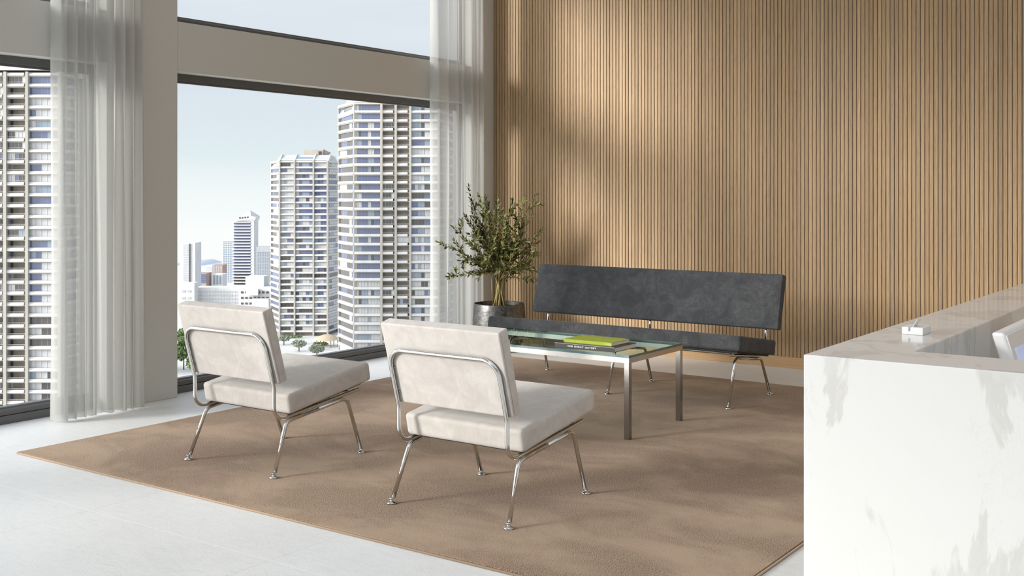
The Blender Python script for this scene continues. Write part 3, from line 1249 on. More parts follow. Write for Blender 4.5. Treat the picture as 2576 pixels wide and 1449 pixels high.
        # side shoots
        for s in range(4):
            k = r2.randint(2, 7)
            a = out[k]
            d = (out[min(k + 1, 8)] - out[k - 1]).normalized()
            side = Vector((r2.uniform(-1, 1), r2.uniform(-1, 1), r2.uniform(-0.5, 0.9))).normalized()
            t2 = a + (d * 0.75 + side * 0.75).normalized() * r2.uniform(0.09, 0.19)
            pxo = t2.dot(R) / PXM
            if pxo < -128 or pxo > 112 or t2.z > 1.36 or t2.z < 0.58:
                continue
            twig(grow(a, t2, 4, 0.01, 0.006), 0.0024, 0.001, 0.06)
    obj('stems', stems, M['stem'], root)
    obj('foliage', leaves, M['leaf'], root)
    src = None
    for p in olives[:34]:
        if src is None:
            bm = bmesh.new()
            bmesh.ops.create_uvsphere(bm, u_segments=12, v_segments=8, radius=0.0075)
            for v in bm.verts:
                v.co.z *= 1.35
            src = obj('olive', bm, M['olive'], root, smooth=True)
            src.location = p
        else:
            o = share('olive', src, root)
            o.location = p


make_olive()

# ------------------------------------------------------------------ reception desk
ZC = 0.92
SCALE = (CAM_H - ZC) / 0.24
DX0, DY0 = -0.603 * SCALE, 1.600 * SCALE
DTX, DTY = 0.127 * SCALE, 0.129 * SCALE


def make_desk():
    root = empty('reception_desk', (DX0, DY0, FL))
    tag(root, 'white veined marble reception desk with a small white stand on its top', 'desk')
    L, Wd, h = 3.1, 2.9, ZC - FL
    # one folded slab: an L of thick marble uprights
    bm = bmesh.new()
    pts = [(0, 0), (Wd, 0), (Wd, DTY), (DTX, DTY), (DTX, L), (0, L)]
    extrude_profile(bm, pts, 'z', 0, h)
    obj('marble_body', bm, M['marble'], root, bevel=(0.003, 2))
    bm = bmesh.new()
    bx(bm, DTX + 0.001, DTX + 0.78, DTY + 0.001, L, 0.62, 0.655)
    bx(bm, DTX + 0.782, Wd, DTY + 0.001, DTY + 0.70, 0.62, 0.655)
    obj('inner_worktop', bm, M['marble'], root, bevel=(0.002, 2))
    bm = bmesh.new()
    bx(bm, DTX + 0.70, DTX + 0.73, DTY + 0.72, L - 0.02, 0.0, 0.619)
    obj('support_panel', bm, M['white_plastic'], root)


make_desk()


def make_dock():
    k = SCALE
    p = Vector((-0.553 * k, 1.929 * k, ZC))
    root = empty('card_stand', p)
    tag(root, 'small white slotted block with a tilted card on the marble desk', 'stand')
    w, d, h = 0.0355 * k, 0.050 * k, 0.0128 * k
    bm = bmesh.new()
    s0, s1 = w * 0.32, w * 0.40
    zs = h * 0.42
    # block with a slot cut through its top from front to back
    prof = [(0, 0), (w, 0), (w, h), (s1, h), (s1, zs), (s0, zs), (s0, h), (0, h)]
    extrude_profile(bm, prof, 'y', 0, d)
    obj('block', bm, M['white_plastic'], root, bevel=(0.0022, 3))
    # tilted thin plate standing in the slot
    bm = bmesh.new()
    a = Vector((s1 - 0.001, d * 0.12, h * 0.55))
    t = Vector((0.0100 * k, 0, 0.0190 * k))
    y2 = d * 0.62
    th = 0.0012
    hexa(bm, [(a.x, a.y, a.z), (a.x + th, a.y, a.z), (a.x + th, y2, a.z), (a.x, y2, a.z),
              (a.x + t.x, a.y, a.z + t.z), (a.x + t.x + th, a.y, a.z + t.z), (a.x + t.x + th, y2, a.z + t.z), (a.x + t.x, y2, a.z + t.z)])
    obj('tilted_plate', bm, M['white_plastic'], root)


make_dock()


def make_monitor():
    k = SCALE
    # screen-side top corner nearest the camera
    p = Vector((-0.410 * k, 2.034 * k, CAM_H - (CAM_H - 1.061) * k))
    top = p.z
    desk_z = FL + 0.655
    root = empty('computer_monitor', (p.x, p.y, desk_z))
    tag(root, 'silver and white computer monitor half hidden inside the marble desk', 'monitor')
    Wm, th = 0.56, 0.036
    Hm = top - desk_z - 0.045
    sl = 0.07
    # local x: away from the screen face is negative; y along the screen; z up
    z1 = top - desk_z
    z0 = z1 - Hm
    bm = bmesh.new()
    hexa(bm, [(sl - th, 0, z0), (sl, 0, z0), (sl, Wm, z0), (sl - th, Wm, z0), (-th, 0, z1), (0, 0, z1), (0, Wm, z1), (-th, Wm, z1)])
    obj('housing', bm, M['aluminium'], root, bevel=(0.010, 5))
    bm = bmesh.new()

    def face(y0, y1, a, b, off0, off1):
        def X(z):
            return sl * (z1 - z) / (z1 - z0)
        return [(X(a) + off0, y0, a), (X(a) + off1, y0, a), (X(a) + off1, y1, a), (X(a) + off0, y1, a),
                (X(b) + off0, y0, b), (X(b) + off1, y0, b), (X(b) + off1, y1, b), (X(b) + off0, y1, b)]
    hexa(bm, face(0.007, Wm - 0.007, z0 + 0.007, z1 - 0.007, -0.002, 0.0025))
    obj('bezel', bm, M['bezel'], root)
    bm = bmesh.new()
    hexa(bm, face(0.045, Wm - 0.045, z0 + 0.045, z1 - 0.045, 0.0022, 0.0032))
    obj('screen', bm, M['screen'], root)
    bm = bmesh.new()
    bx(bm, -0.06, -0.02, Wm / 2 - 0.09, Wm / 2 + 0.09, 0.008, z1 * 0.5)
    obj('stand_neck', bm, M['aluminium'], root, bevel=(0.006, 3))
    bm = bmesh.new()
    bx(bm, -0.085, 0.10, Wm / 2 - 0.10, Wm / 2 + 0.10, 0.0, 0.008)
    obj('stand_foot', bm, M['aluminium'], root, bevel=(0.003, 2))


make_monitor()


# ------------------------------------------------------------------ city outside
def zpix(py, d):
    return CAM_H - (py - HY) * d / FPX


def xpix(px, d):
    return (px - CX) * d / FPX


GROUND_Z = -69.0


class City:
    """one building: root Empty at its base; local x runs along the picture-facing front, y away, z up"""
    def __init__(s, name, label, px_mid, d, base_z, cat='building', group=None, yaw=0.0):
        s.d = d
        s.x0 = xpix(px_mid, d)
        w = FWD * d + RGT * s.x0
        s.root = empty(name, (w.x, w.y, base_z), YAW + yaw)
        s.bz = base_z
        tag(s.root, label, cat, group)

    def X(s, px, dy=0.0):
        return xpix(px, s.d + dy) - s.x0

    def Z(s, py, dy=0.0):
        return zpix(py, s.d + dy) - s.bz


def face_box(bm, A, B, t0, t1, z0, z1, o0, o1, ot0=None, ot1=None, mi=0):
    """box along the wall line A->B (2D); o = outward offsets at the bottom, ot = at the top"""
    A, B = Vector(A), Vector(B)
    u = (B - A)
    L = u.length
    u = u / L
    n = Vector((u.y, -u.x))
    if ot0 is None:
        ot0, ot1 = o0, o1

    def P(t, o, z):
        q = A + u * (t * L) + n * o
        return (q.x, q.y, z)
    hexa(bm, [P(t0, o1, z0), P(t1, o1, z0), P(t1, o0, z0), P(t0, o0, z0), P(t0, ot1, z1), P(t1, ot1, z1), P(t1, ot0, z1), P(t0, ot0, z1)], mi)


PANES = ['pane_blue', 'pane_sky', 'pane_light', 'pane_dark']
PANE_MATS = [M[p] for p in PANES] + [M['mullion']]


def window_mesh(w, h, n, seed, weights):
    """one window: n panes with mullions, origin at its lower left, facing -y"""
    r = random.Random(seed)
    bm = bmesh.new()
    m = 0.07
    i = 0
    cur = None
    for k in range(n):
        a, b = w * k / n, w * (k + 1) / n
        if cur is None or r.random() < 0.55:
            cur = r.choices(range(4), weights)[0]
        bx(bm, a + m / 2, b - m / 2, 0.0, 0.05, 0.02, h - 0.02, cur)
    for k in range(n + 1):
        x = w * k / n
        bx(bm, x - m / 2, x + m / 2, -0.03, 0.05, 0, h, 4)
    bx(bm, 0, w, -0.03, 0.05, -0.04, 0.04, 4)
    bx(bm, 0, w, -0.03, 0.05, h - 0.04, h + 0.04, 4)
    me = bpy.data.meshes.new('window')
    bm.to_mesh(me)
    bm.free()
    for mm in PANE_MATS:
        me.materials.append(mm)
    return me


class WindowBank:
    def __init__(s):
        s.cache = {}

    def get(s, w, h, n, wt, variants=9):
        key = (round(w, 2), round(h, 2), n, wt)
        if key not in s.cache:
            s.cache[key] = [window_mesh(w, h, n, hash((n, k, int(w * 100))) & 0xffff, wt) for k in range(variants)]
        return rng.choice(s.cache[key])


BANK = WindowBank()


def place_windows(root, items):
    """items: (priority, mesh, matrix); the first 100 become parts, the rest one mesh"""
    items = sorted(items, key=lambda q: q[0])
    for _, me, mx in items[:100]:
        o = bpy.data.objects.new('window', me)
        link(o, root)
        o.matrix_local = mx
    rest = items[100:]
    if rest:
        bm = bmesh.new()
        for _, me, mx in rest:
            k = len(bm.verts)
            bm.from_mesh(me)
            bm.verts.ensure_lookup_table()
            for v in bm.verts[k:]:
                v.co = mx @ v.co
        o = obj('small_windows', bm, PANE_MATS, root)
        tag(o, kind='stuff')


def wall_matrix(A, B, t, z, out):
    A, B = Vector(A), Vector(B)
    u = (B - A).normalized()
    n = Vector((u.y, -u.x))
    p = A + (B - A) * t + n * out
    mx = Matrix.Identity(4)
    mx.col[0] = (u.x, u.y, 0, 0)
    mx.col[1] = (-n.x, -n.y, 0, 0)
    mx.col[2] = (0, 0, 1, 0)
    mx.col[3] = (p.x, p.y, z, 1)
    return mx


W_HIGH = (4, 3, 6, 0.6)
W_LOW = (0.7, 1, 7, 3)
W_SIDE = (4, 0.5, 1, 6)


def banded_tower(c, faces, fh, z_top, n_fl, band=0.38):
    """faces: list of (A, B, bays); bay = (t0, t1, kind, n_windows, n_panes); kind 'win' or 'bal'"""
    root = c.root
    # core volume
    poly = [faces[0][0]] + [f[1] for f in faces]
    back = 22.0
    cx0, cx1 = poly[0][0], poly[-1][0]
    bm = bmesh.new()
    inner = []
    for f in faces:
        A, B = Vector(f[0]), Vector(f[1])
        u = (B - A).normalized()
        n = Vector((u.y, -u.x))
        inner.append((A - n * 2.2, B - n * 2.2))
    ring = [tuple(inner[0][0])] + [tuple((inner[i][1] + inner[i + 1][0]) / 2) for i in range(len(inner) - 1)] + [tuple(inner[-1][1])]
    yb = max(p[1] for p in poly) + back
    ring += [(cx1 - 1, yb), (cx0 + 1, yb)]
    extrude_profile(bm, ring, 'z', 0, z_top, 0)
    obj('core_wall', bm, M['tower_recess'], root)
    # floor bands: one part per floor, running round all faces
    for k in range(n_fl + 1):
        z = z_top - k * fh
        if z < 0.5:
            break
        bm = bmesh.new()
        for A, B, bays in faces:
            for (t0, t1, kind, nw, npn) in bays:
                e = 0.004
                if kind == 'bal':
                    # balcony upstand: slanted right end
                    L = (Vector(B) - Vector(A)).length
                    cut = 0.9 / L
                    face_box(bm, A, B, t0 + e, t1 - e, z - fh * band, z - fh * band * 0.72, -2.2, 0.12)
                    face_box(bm, A, B, t0 + e, t1 - cut, z - fh * band * 0.72, z, 0.1, 0.75, 0.1, 0.35, 1)
                else:
                    face_box(bm, A, B, t0 + e, t1 - e, z - fh * band, z - fh * band * 0.72, -2.2, 0.10)
                    sd = abs(B[1] - A[1]) > 1.0
                    face_box(bm, A, B, t0 + e, t1 - e, z - fh * band * 0.72, z, -2.2, 0.45 if sd else 0.80, -2.2, 0.20 if sd else 0.30, 1)
        obj('floor_band', bm, [M['tower_wall'], M['tower_band']], root)
    # pillars between the bays
    done = set()
    for A, B, bays in faces:
        L = (Vector(B) - Vector(A)).length
        for t in [b[0] for b in bays] + [bays[-1][1]]:
            q = Vector(A).lerp(Vector(B), t)
            key = (round(q.x), round(q.y))
            if key in done:
                continue
            done.add(key)
            hw = 0.38 / L
            bm = bmesh.new()
            side = abs(B[1] - A[1]) > 1.0
            face_box(bm, A, B, t - hw, t + hw, 0, z_top + 0.2, -2.4, 0.10 if side else 0.95)
            obj('pillar', bm, M['tower_wall'], root)
    # windows and balcony back walls
    items = []
    for fi, (A, B, bays) in enumerate(faces):
        L = (Vector(B) - Vector(A)).length
        for (t0, t1, kind, nw, npn) in bays:
            for k in range(n_fl):
                z = z_top - fh * (k + 1)
                if z < 0.5:
                    continue
                wt = W_HIGH if k < n_fl * 0.55 else W_LOW
                out = -0.35 if kind == 'win' else -1.75
                if kind == 'bal' and rng.random() < 0.25:
                    out = 0.0
                g = 0.40 / L
                for j in range(nw):
                    a = t0 + g + (t1 - t0 - 2 * g) * j / nw
                    b = t0 + g + (t1 - t0 - 2 * g) * (j + 1) / nw
                    w = (b - a) * L - 0.12
                    me = BANK.get(w, fh * (1 - band), npn, (W_SIDE if (fi == 0 and len(faces) == 3 and kind == 'win') else wt) if kind == 'win' else (1, 1, 2, 8))
                    pr = (0 if kind == 'win' else 1) + (2 if L < 12 else 0) + k * 0.001
                    items.append((pr, me, wall_matrix(A, B, a, z + 0.02, out)))
    place_windows(root, items)
    # balcony railings
    rails = {}
    for A, B, bays in faces:
        L = (Vector(B) - Vector(A)).length
        for (t0, t1, kind, nw, npn) in bays:
            if kind != 'bal':
                continue
            w = (t1 - t0) * L - 1.0
            key = round(w, 2)
            for k in range(1, n_fl):
                z = z_top - fh * k
                if z < 0.5:
                    continue
                if key not in rails:
                    bm = bmesh.new()
                    bx(bm, 0, w, -0.03, 0.03, 0.42, 0.47)
                    q = 0.0
                    while q < w:
                        bx(bm, q, q + 0.04, -0.02, 0.02, 0.0, 0.42)
                        q += 0.28
                    o = obj('railing', bm, M['rail'], root)
                    rails[key] = o
                else:
                    o = share('railing', rails[key], root)
                o.matrix_local = wall_matrix(A, B, t0 + 0.45 / L, z, 0.25)


def sloped_crown(c, pts_low, pts_high, name='sloped_roof', m=None):
    """mansard panel between a lower and an upper polyline (3D points)"""
    bm = bmesh.new()
    lo = [bm.verts.new(p) for p in pts_low]
    hi = [bm.verts.new(p) for p in pts_high]
    for i in range(len(lo) - 1):
        bm.faces.new((lo[i], lo[i + 1], hi[i + 1], hi[i]))
    f = bmesh.ops.extrude_face_region(bm, geom=list(bm.faces))
    for v in [g for g in f['geom'] if isinstance(g, bmesh.types.BMVert)]:
        v.co.y += 1.2
        v.co.z -= 0.4
    bmesh.ops.recalc_face_normals(bm, faces=bm.faces)
    return obj(name, bm, m or M['tower_band'], c.root)


def city():
    # --- right-hand tower
    fh = 2.9
    d = fh * FPX / 22.2
    c = City('apartment_tower', 'tall banded apartment tower with open balconies, largest in the middle window', 975, d, GROUND_Z,
             'building', 'banded apartment towers')
    X, Z = c.X, c.Z
    dep = d * 0.05
    lf = ((X(850, dep), dep), (X(891), 0), [(0.04, 0.985, 'win', 1, 6)])
    W = X(1104) - X(891)

    def T(px):
        return (X(px) - X(891)) / W
    ff = ((X(891), 0), (X(1104), 0), [(T(891), T(960), 'win', 2, 4), (T(960), T(996), 'bal', 1, 4), (T(996), T(1032.5), 'bal', 1, 4), (T(1032.5), T(1104), 'win', 2, 4)])
    rf = ((X(1104), 0), (X(1140, dep), dep), [(0.02, 0.96, 'win', 1, 6)])
    banded_tower(c, [lf, ff, rf], fh, Z(255.5), 36)
    # sloping top on the left chamfer with slit windows
    zt, zl = Z(228), Z(300)
    sloped_crown(c, [(X(849, dep), dep - 0.4, Z(297, dep)), (X(891), -0.9, Z(283))], [(X(872, dep), dep + 5, Z(243, dep)), (X(891), 5, Z(228, 5))])
    bm = bmesh.new()
    bx(bm, X(891), X(1104), -0.9, 14, Z(258), Z(228))
    obj('parapet', bm, M['tower_band'], c.root)
    bm = bmesh.new()
    for i in range(4):
        px = 866 + i * 5
        y0, y1 = 282 - i * 2, 271 - i * 2
        q = (px - 849) / 42.0
        yy = dep * (1 - q)
        hexa(bm, [(X(px, yy), yy - 0.9, Z(y0, yy)), (X(px + 2.6, yy), yy - 1.2, Z(y0, yy)), (X(px + 2.6, yy), yy + 1.5, Z(y0, yy)), (X(px, yy), yy + 1.5, Z(y0, yy)),
                  (X(px + 2.6, yy), yy + 0.6, Z(y1, yy)), (X(px + 5.2, yy), yy + 0.3, Z(y1, yy)), (X(px + 5.2, yy), yy + 3, Z(y1, yy)), (X(px + 2.6, yy), yy + 3, Z(y1, yy))])
    obj('roof_slits', bm, M['pane_dark'], c.root)

    # --- middle tower
    d = fh * FPX / 14.72
    c = City('apartment_tower', 'banded apartment tower with a box on its roof, left of the largest tower', 765, d, GROUND_Z,
             'building', 'banded apartment towers')
    X, Z = c.X, c.Z
    dep = d * 0.035
    W = X(824) - X(704)

    def T2(px):
        return (X(px) - X(704)) / W
    lf = ((X(681, dep), dep), (X(704), 0), [(0.04, 0.97, 'win', 1, 5)])
    ff = ((X(704), 0), (X(824), 0), [(T2(704), T2(741.5), 'win', 1, 4), (T2(741.5), T2(789), 'win', 1, 5), (T2(789), T2(824), 'win', 1, 4)])
    rf = ((X(824), 0), (X(858, dep), dep), [(0.02, 0.98, 'win', 1, 6)])
    banded_tower(c, [lf, ff, rf], fh, Z(404), 31)
    sloped_crown(c, [(X(704), -0.6, Z(403)), (X(824), -0.6, Z(403))], [(X(706), 5, Z(389)), (X(828), 5, Z(389))], m=M['tower_band'])
    sloped_crown(c, [(X(680, dep), dep - 0.4, Z(425, dep)), (X(704), -0.6, Z(413))], [(X(701, dep), dep + 4, Z(392, dep)), (X(705), 4, Z(390, 4))])
    sloped_crown(c, [(X(824), -0.6, Z(413)), (X(858, dep), dep - 0.4, Z(425, dep))], [(X(826), 5, Z(389)), (X(840, dep), dep + 4, Z(393, dep))])
    for px in (704, 741.5, 789, 826):
        bm = bmesh.new()
        hexa(bm, [(X(px - 1.5), -1.5, Z(405)), (X(px + 1.5), -1.5, Z(405)), (X(px + 1.5), 5, Z(405)), (X(px - 1.5), 5, Z(405)),
                  (X(px), 3.8, Z(387)), (X(px + 3), 3.8, Z(387)), (X(px + 3), 6, Z(387)), (X(px), 6, Z(387))])
        obj('roof_fin', bm, M['tower_band'], c.root)
    for a, b in ((708, 738), (746, 785), (793, 822)):
        bm = bmesh.new()
        hexa(bm, [(X(a), 0.7, Z(399.5)), (X(b), 0.7, Z(399.5)), (X(b), 2, Z(399.5)), (X(a), 2, Z(399.5)),
                  (X(a + 1), 2.8, Z(394)), (X(b + 1), 2.8, Z(394)), (X(b + 1), 4, Z(394)), (X(a + 1), 4, Z(394))])
        obj('roof_window', bm, M['pane_light'] if a != 746 else M['pane_sky'], c.root)
    bm = bmesh.new()
    bx(bm, X(759), X(807), 6, 20, Z(392), Z(375.5))
    bx(bm, X(807), X(815), 8, 20, Z(392), Z(379))
    bx(bm, X(804), X(808), 10, 11, Z(375.5), Z(372))
    obj('roof_box', bm, M['tower_wall'], c.root)
    bm = bmesh.new()
    bx(bm, X(796), X(804), 5.8, 6.3, Z(388), Z(379.5))
    obj('roof_door', bm, M['pane_dark'], c.root)

    # --- left-hand tower, seen through the first window and its curtain
    d = fh * FPX / 27.5
    c = City('apartment_tower', 'banded apartment tower seen through the window left of the curtain', 40, d, GROUND_Z,
             'building', 'banded apartment towers')
    X, Z = c.X, c.Z
    W = X(152) - X(-84)

    def T3(px):
        return (X(px) - X(-84)) / W
    ff = ((X(-84), 0), (X(152), 0), [(T3(-84), T3(-38), 'win', 1, 4), (T3(-38), T3(15.5), 'bal', 1, 5), (T3(15.5), T3(70.5), 'bal', 1, 5), (T3(70.5), T3(152), 'win', 1, 5)])
    rf = ((X(152), 0), (X(166), 9), [(0.05, 0.95, 'win', 1, 5)])
    banded_tower(c, [ff, rf], fh, Z(183), 38)
    bm = bmesh.new()
    bx(bm, X(-84), X(152), -0.9, 14, Z(177), Z(150))
    obj('parapet', bm, M['tower_band'], c.root)

    # --- far white tower with a pointed roof
    d = 1060
    bz = -108.0
    c = City('office_tower', 'slim white far tower with a pointed roof and balcony ledges', 612, d, bz, 'building')
    X, Z = c.X, c.Z
    bm = bmesh.new()
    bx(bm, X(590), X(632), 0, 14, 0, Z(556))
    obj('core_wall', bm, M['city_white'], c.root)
    bm = bmesh.new()
    bx(bm, X(632), X(640), -2.0, 16, 0, Z(553))
    hexa(bm, [(X(632), -2, Z(553)), (X(640), -2, Z(556)), (X(640), 16, Z(556)), (X(632), 16, Z(553)),
              (X(634), -2, Z(543)), (X(645.5), -2, Z(547)), (X(645.5), 16, Z(547)), (X(634), 16, Z(543))])
    obj('side_fin', bm, M['city_white'], c.root)
    for k in range(22):
        y = 557.5 + k * 7.55
        bm = bmesh.new()
        bx(bm, X(587), X(632), -2.6, 0.0, Z(y + 2.6), Z(y))
        bx(bm, X(584.2), X(590), -1.6, 3.0, Z(y + 2.2), Z(y + 0.4))
        obj('balcony_ledge', bm, M['city_white'], c.root)
        bm = bmesh.new()
        bx(bm, X(588.5), X(631.2), -0.5, 0.2, Z(y + 6.8), Z(y + 3.0), 0 if k < 17 else 1)
        obj('window_strip', bm, [M['pane_blue'], M['pane_dark']], c.root)
    bm = bmesh.new()
    v = [bm.verts.new(p) for p in ((X(592), -2.4, Z(556)), (X(633), -2.4, Z(550)), (X(645), 16, Z(545)), (X(600), 16, Z(553)), (X(626), 6, Z(529)))]
    for q in ((0, 1, 4), (1, 2, 4), (2, 3, 4), (3, 0, 4), (3, 2, 1, 0)):
        bm.faces.new([v[i] for i in q])
    bmesh.ops.recalc_face_normals(bm, faces=bm.faces)
    obj('pointed_roof', bm, M['city_white'], c.root)
    for i in range(4):
        bm = bmesh.new()
        px = 602.5 + i * 6.7
        bx(bm, X(px), X(px + 2.4), -1.6, 1.2, Z(550.2 - i * 0.6), Z(546 - i * 0.6))
        obj('dormer', bm, M['pane_dark'], c.root)

    # --- generic slab with a window grid or ribbon rows
    def slab(name, label, x0, x1, ytop, d, bz, rows, wall, row_mat, kind='grid', cols=6, ystart=None, depth=18.0, inset=1.5, rowh=0.55, base_y=None, cat='building'):
        c = City(name, label, (x0 + x1) / 2, d, bz, cat)
        X, Z = c.X, c.Z
        bm = bmesh.new()
        bx(bm, X(x0), X(x1), 0, depth, 0, Z(ytop))
        obj('wall', bm, wall, c.root)
        y0, y1 = ystart or ytop + 3, base_y
        step = (y1 - y0) / rows
        for k in range(rows):
            y = y0 + k * step
            bm = bmesh.new()
            if kind == 'grid':
                cw = (x1 - x0 - 2 * inset) / cols
                for j in range(cols):
                    a = x0 + inset + j * cw
                    bx(bm, X(a + cw * 0.22), X(a + cw * 0.80), -0.25, 0.2, Z(y + step * rowh), Z(y))
            else:
                bx(bm, X(x0 + inset), X(x1 - inset), -0.25, 0.2, Z(y + step * rowh), Z(y))
            obj('window_row', bm, row_mat if not callable(row_mat) else row_mat(k), c.root)
        return c

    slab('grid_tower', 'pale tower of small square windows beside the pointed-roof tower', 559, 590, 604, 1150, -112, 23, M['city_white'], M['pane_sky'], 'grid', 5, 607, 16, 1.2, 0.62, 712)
    slab('grid_tower', 'pale grey tower partly hidden behind the banded tower', 645, 700, 621, 980, -104, 21, M['city_grey'], M['pane_sky'], 'grid', 9, 634, 18, 0.8, 0.5, 712)
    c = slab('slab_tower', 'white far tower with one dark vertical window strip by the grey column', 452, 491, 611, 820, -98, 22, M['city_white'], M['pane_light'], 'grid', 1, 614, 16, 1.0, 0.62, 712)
    X, Z = c.X, c.Z
    bm = bmesh.new()
    bx(bm, X(476), X(479), -0.6, 0.2, Z(719), Z(613))
    obj('window_strip', bm, M['pane_dark'], c.root)
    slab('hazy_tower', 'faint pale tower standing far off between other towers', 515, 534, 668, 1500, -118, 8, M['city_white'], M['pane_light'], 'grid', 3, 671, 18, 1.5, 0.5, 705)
    slab('blue_building', 'low dark blue stepped building in the distance', 491, 519, 688, 1000, -106, 5, M['city_brown'], M['pane_blue'], 'ribbon', 1, 690, 18, 1.0, 0.66, 713)
    slab('brown_frame_building', 'unfinished brown framed building in the distance', 535, 560, 667, 1080, -108, 6, M['city_brown'], M['pane_light'], 'grid', 4, 669, 16, 0.6, 0.5, 690)
    slab('glass_office', 'small glassy blue and white office block in the distance', 534, 559.5, 690, 1010, -106, 4, M['city_white'], M['pane_sky'], 'grid', 3, 692, 16, 1.2, 0.85, 716)
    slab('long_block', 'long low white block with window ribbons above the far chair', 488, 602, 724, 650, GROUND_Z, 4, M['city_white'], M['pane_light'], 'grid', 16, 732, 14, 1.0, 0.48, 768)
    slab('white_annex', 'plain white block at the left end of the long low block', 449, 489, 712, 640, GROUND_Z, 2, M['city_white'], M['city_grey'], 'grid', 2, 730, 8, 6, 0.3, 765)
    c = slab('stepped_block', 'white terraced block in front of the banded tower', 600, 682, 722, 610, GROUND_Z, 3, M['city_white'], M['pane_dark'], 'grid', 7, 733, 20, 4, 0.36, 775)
    X, Z = c.X, c.Z
    bm = bmesh.new()
    bx(bm, X(613), X(660), 4, 16, Z(722), Z(697))
    obj('roof_box', bm, M['city_white'], c.root)
    bm = bmesh.new()
    bx(bm, X(622), X(652), -3, 0.2, Z(742), Z(727))
    bx(bm, X(640), X(682), -6, 0.2, Z(790), Z(750))
    obj('terrace', bm, M['city_white'], c.root)

    # lower building glimpsed through the first curtain
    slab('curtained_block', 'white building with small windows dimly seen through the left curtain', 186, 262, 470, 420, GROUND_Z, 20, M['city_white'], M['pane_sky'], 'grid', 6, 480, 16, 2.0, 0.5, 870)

    # --- ground, hills
    def strip(name, d0, z0, d1, z1, m, xa=-2200, xb=1400):
        bm = bmesh.new()
        a, b = FWD * d0, FWD * d1
        q = [a + RGT * xa + Vector((0, 0, z0)), a + RGT * xb + Vector((0, 0, z0)), b + RGT * xb + Vector((0, 0, z1)), b + RGT * xa + Vector((0, 0, z1))]
        bm.faces.new([bm.verts.new(p) for p in q])
        bmesh.ops.recalc_face_normals(bm, faces=bm.faces)
        return tag(obj(name, bm, m), kind='structure')
    bm = bmesh.new()
    rows = [(150, GROUND_Z), (760, GROUND_Z), (920, -104), (1750, -112)]
    vs = []
    for dd, z in rows:
        vs.append([bm.verts.new(FWD * dd + RGT * xx + Vector((0, 0, z))) for xx in (-1200, 500)])
    for a, b in zip(vs, vs[1:]):
        bm.faces.new((a[0], a[1], b[1], b[0]))
    tag(obj('ground', bm, M['plaza']), kind='structure')
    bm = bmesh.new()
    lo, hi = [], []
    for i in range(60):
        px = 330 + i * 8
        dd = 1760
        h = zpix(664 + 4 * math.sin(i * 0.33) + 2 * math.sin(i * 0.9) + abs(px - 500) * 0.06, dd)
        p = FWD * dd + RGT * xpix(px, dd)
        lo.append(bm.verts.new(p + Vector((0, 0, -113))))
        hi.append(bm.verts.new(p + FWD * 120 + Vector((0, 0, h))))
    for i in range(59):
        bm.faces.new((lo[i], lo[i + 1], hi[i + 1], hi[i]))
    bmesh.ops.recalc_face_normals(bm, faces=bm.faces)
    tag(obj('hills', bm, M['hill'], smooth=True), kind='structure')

    # --- plaza planting
    def blob(bm, c, r, n, leaf, sq=0.8, seed=0):
        rr = random.Random(seed)
        for i in range(n):
            v = Vector((rr.gauss(0, 1), rr.gauss(0, 1), rr.gauss(0, 1))).normalized() * rr.uniform(0.55, 1.0)
            p = Vector(c) + Vector((v.x * r, v.y * r, v.z * r * sq))
            a = Vector((rr.uniform(-1, 1), rr.uniform(-1, 1), rr.uniform(-1, 1))).normalized() * leaf
            b = a.cross(Vector((rr.uniform(-1, 1), rr.uniform(-1, 1), rr.uniform(-1, 1)))).normalized() * leaf
            bm.faces.new([bm.verts.new(q) for q in (p - a, p - b * 0.6, p + a, p + b * 0.6)])

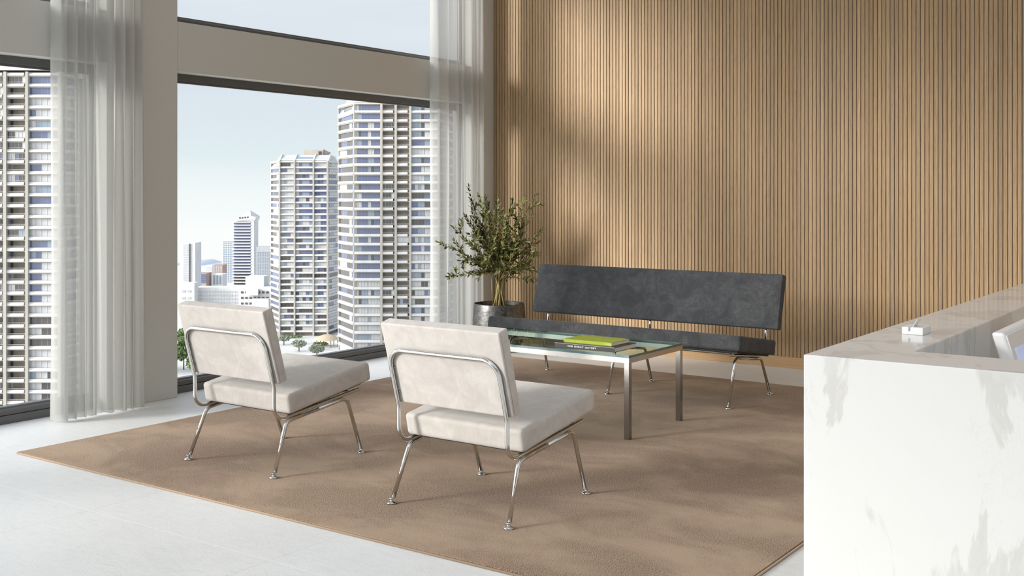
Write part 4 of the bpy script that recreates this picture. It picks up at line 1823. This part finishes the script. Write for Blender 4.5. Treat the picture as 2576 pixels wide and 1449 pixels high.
    def tree(px, py_base, h, r, label, m, sq=0.8, seed=0, name='plaza_tree', n=420):
        d = (CAM_H - GROUND_Z) * FPX / (py_base - HY)
        w = FWD * d + RGT * xpix(px, d)
        root = empty(name, (w.x, w.y, GROUND_Z))
        tag(root, label, 'tree', 'trees around the plaza')
        bm = bmesh.new()
        tube(bm, [(0, 0, 0), (0.1, 0, h * 0.75)], [0.3, 0.16], 8)
        obj('trunk', bm, M['bark'], root)
        bm = bmesh.new()
        blob(bm, (0, 0, h - r * sq), r, n, r * 0.16, sq, seed)
        obj('crown', bm, m, root)

    tree(752, 884, 5.2, 3.4, 'flat-topped grey-green tree in the middle of the pale plaza', M['grey_canopy'], 0.5, 1)
    tree(797, 897, 5.2, 3.6, 'flat-topped grey-green tree nearest the sill on the pale plaza', M['grey_canopy'], 0.5, 2)
    tree(714, 868, 5.0, 3.2, 'flat-topped grey-green tree beside the far chair back edge', M['grey_canopy'], 0.5, 3)
    tree(462, 930, 12.0, 5.2, 'leafy green tree low in the window, just above the sill beside the column', M['canopy'], 0.8, 4, n=700)
    tree(466, 880, 10.0, 4.6, 'leafy green tree between the column and the far chair, upper of two', M['canopy'], 0.8, 5, n=700)
    tree(498, 952, 10.0, 4.4, 'leafy green tree seen through the far chair frame above the sill', M['canopy'], 0.8, 6, n=600)

    def at_ground(px, py):
        d = (CAM_H - GROUND_Z) * FPX / (py - HY)
        return FWD * d + RGT * xpix(px, d) + Vector((0, 0, GROUND_Z))
    for px, py, w, label in ((735, 851, 7.5, 'low green hedge at the foot of the banded tower'), (806, 870, 5.0, 'bright green shrub bed in front of the thatched pavilion')):
        p = at_ground(px, py)
        bm = bmesh.new()
        for k in range(6):
            blob(bm, ((k - 2.5) * w / 5, 0, 0.9), 1.3, 70, 0.35, 0.7, k)
        o = obj('hedge', bm, M['canopy'])
        o.location = p
        o.rotation_euler = (0, 0, YAW)
        tag(o, label, 'hedge')
    p = at_ground(823, 872)
    root = empty('pavilion', p, YAW)
    tag(root, 'thatched round pavilion beside the pale plaza', 'pavilion')
    bm = bmesh.new()
    lathe(bm, [(6.2, 3.4), (5.9, 3.7), (3.0, 5.1), (0, 5.9)], 24)
    obj('roof', bm, M['thatch'], root)
    for k in range(6):
        bm = bmesh.new()
        a = k * math.pi / 3
        tube(bm, [(4.8 * math.cos(a), 4.8 * math.sin(a), 0), (4.8 * math.cos(a), 4.8 * math.sin(a), 3.7)], 0.16, 8)
        obj('post', bm, M['bark'], root)


city()
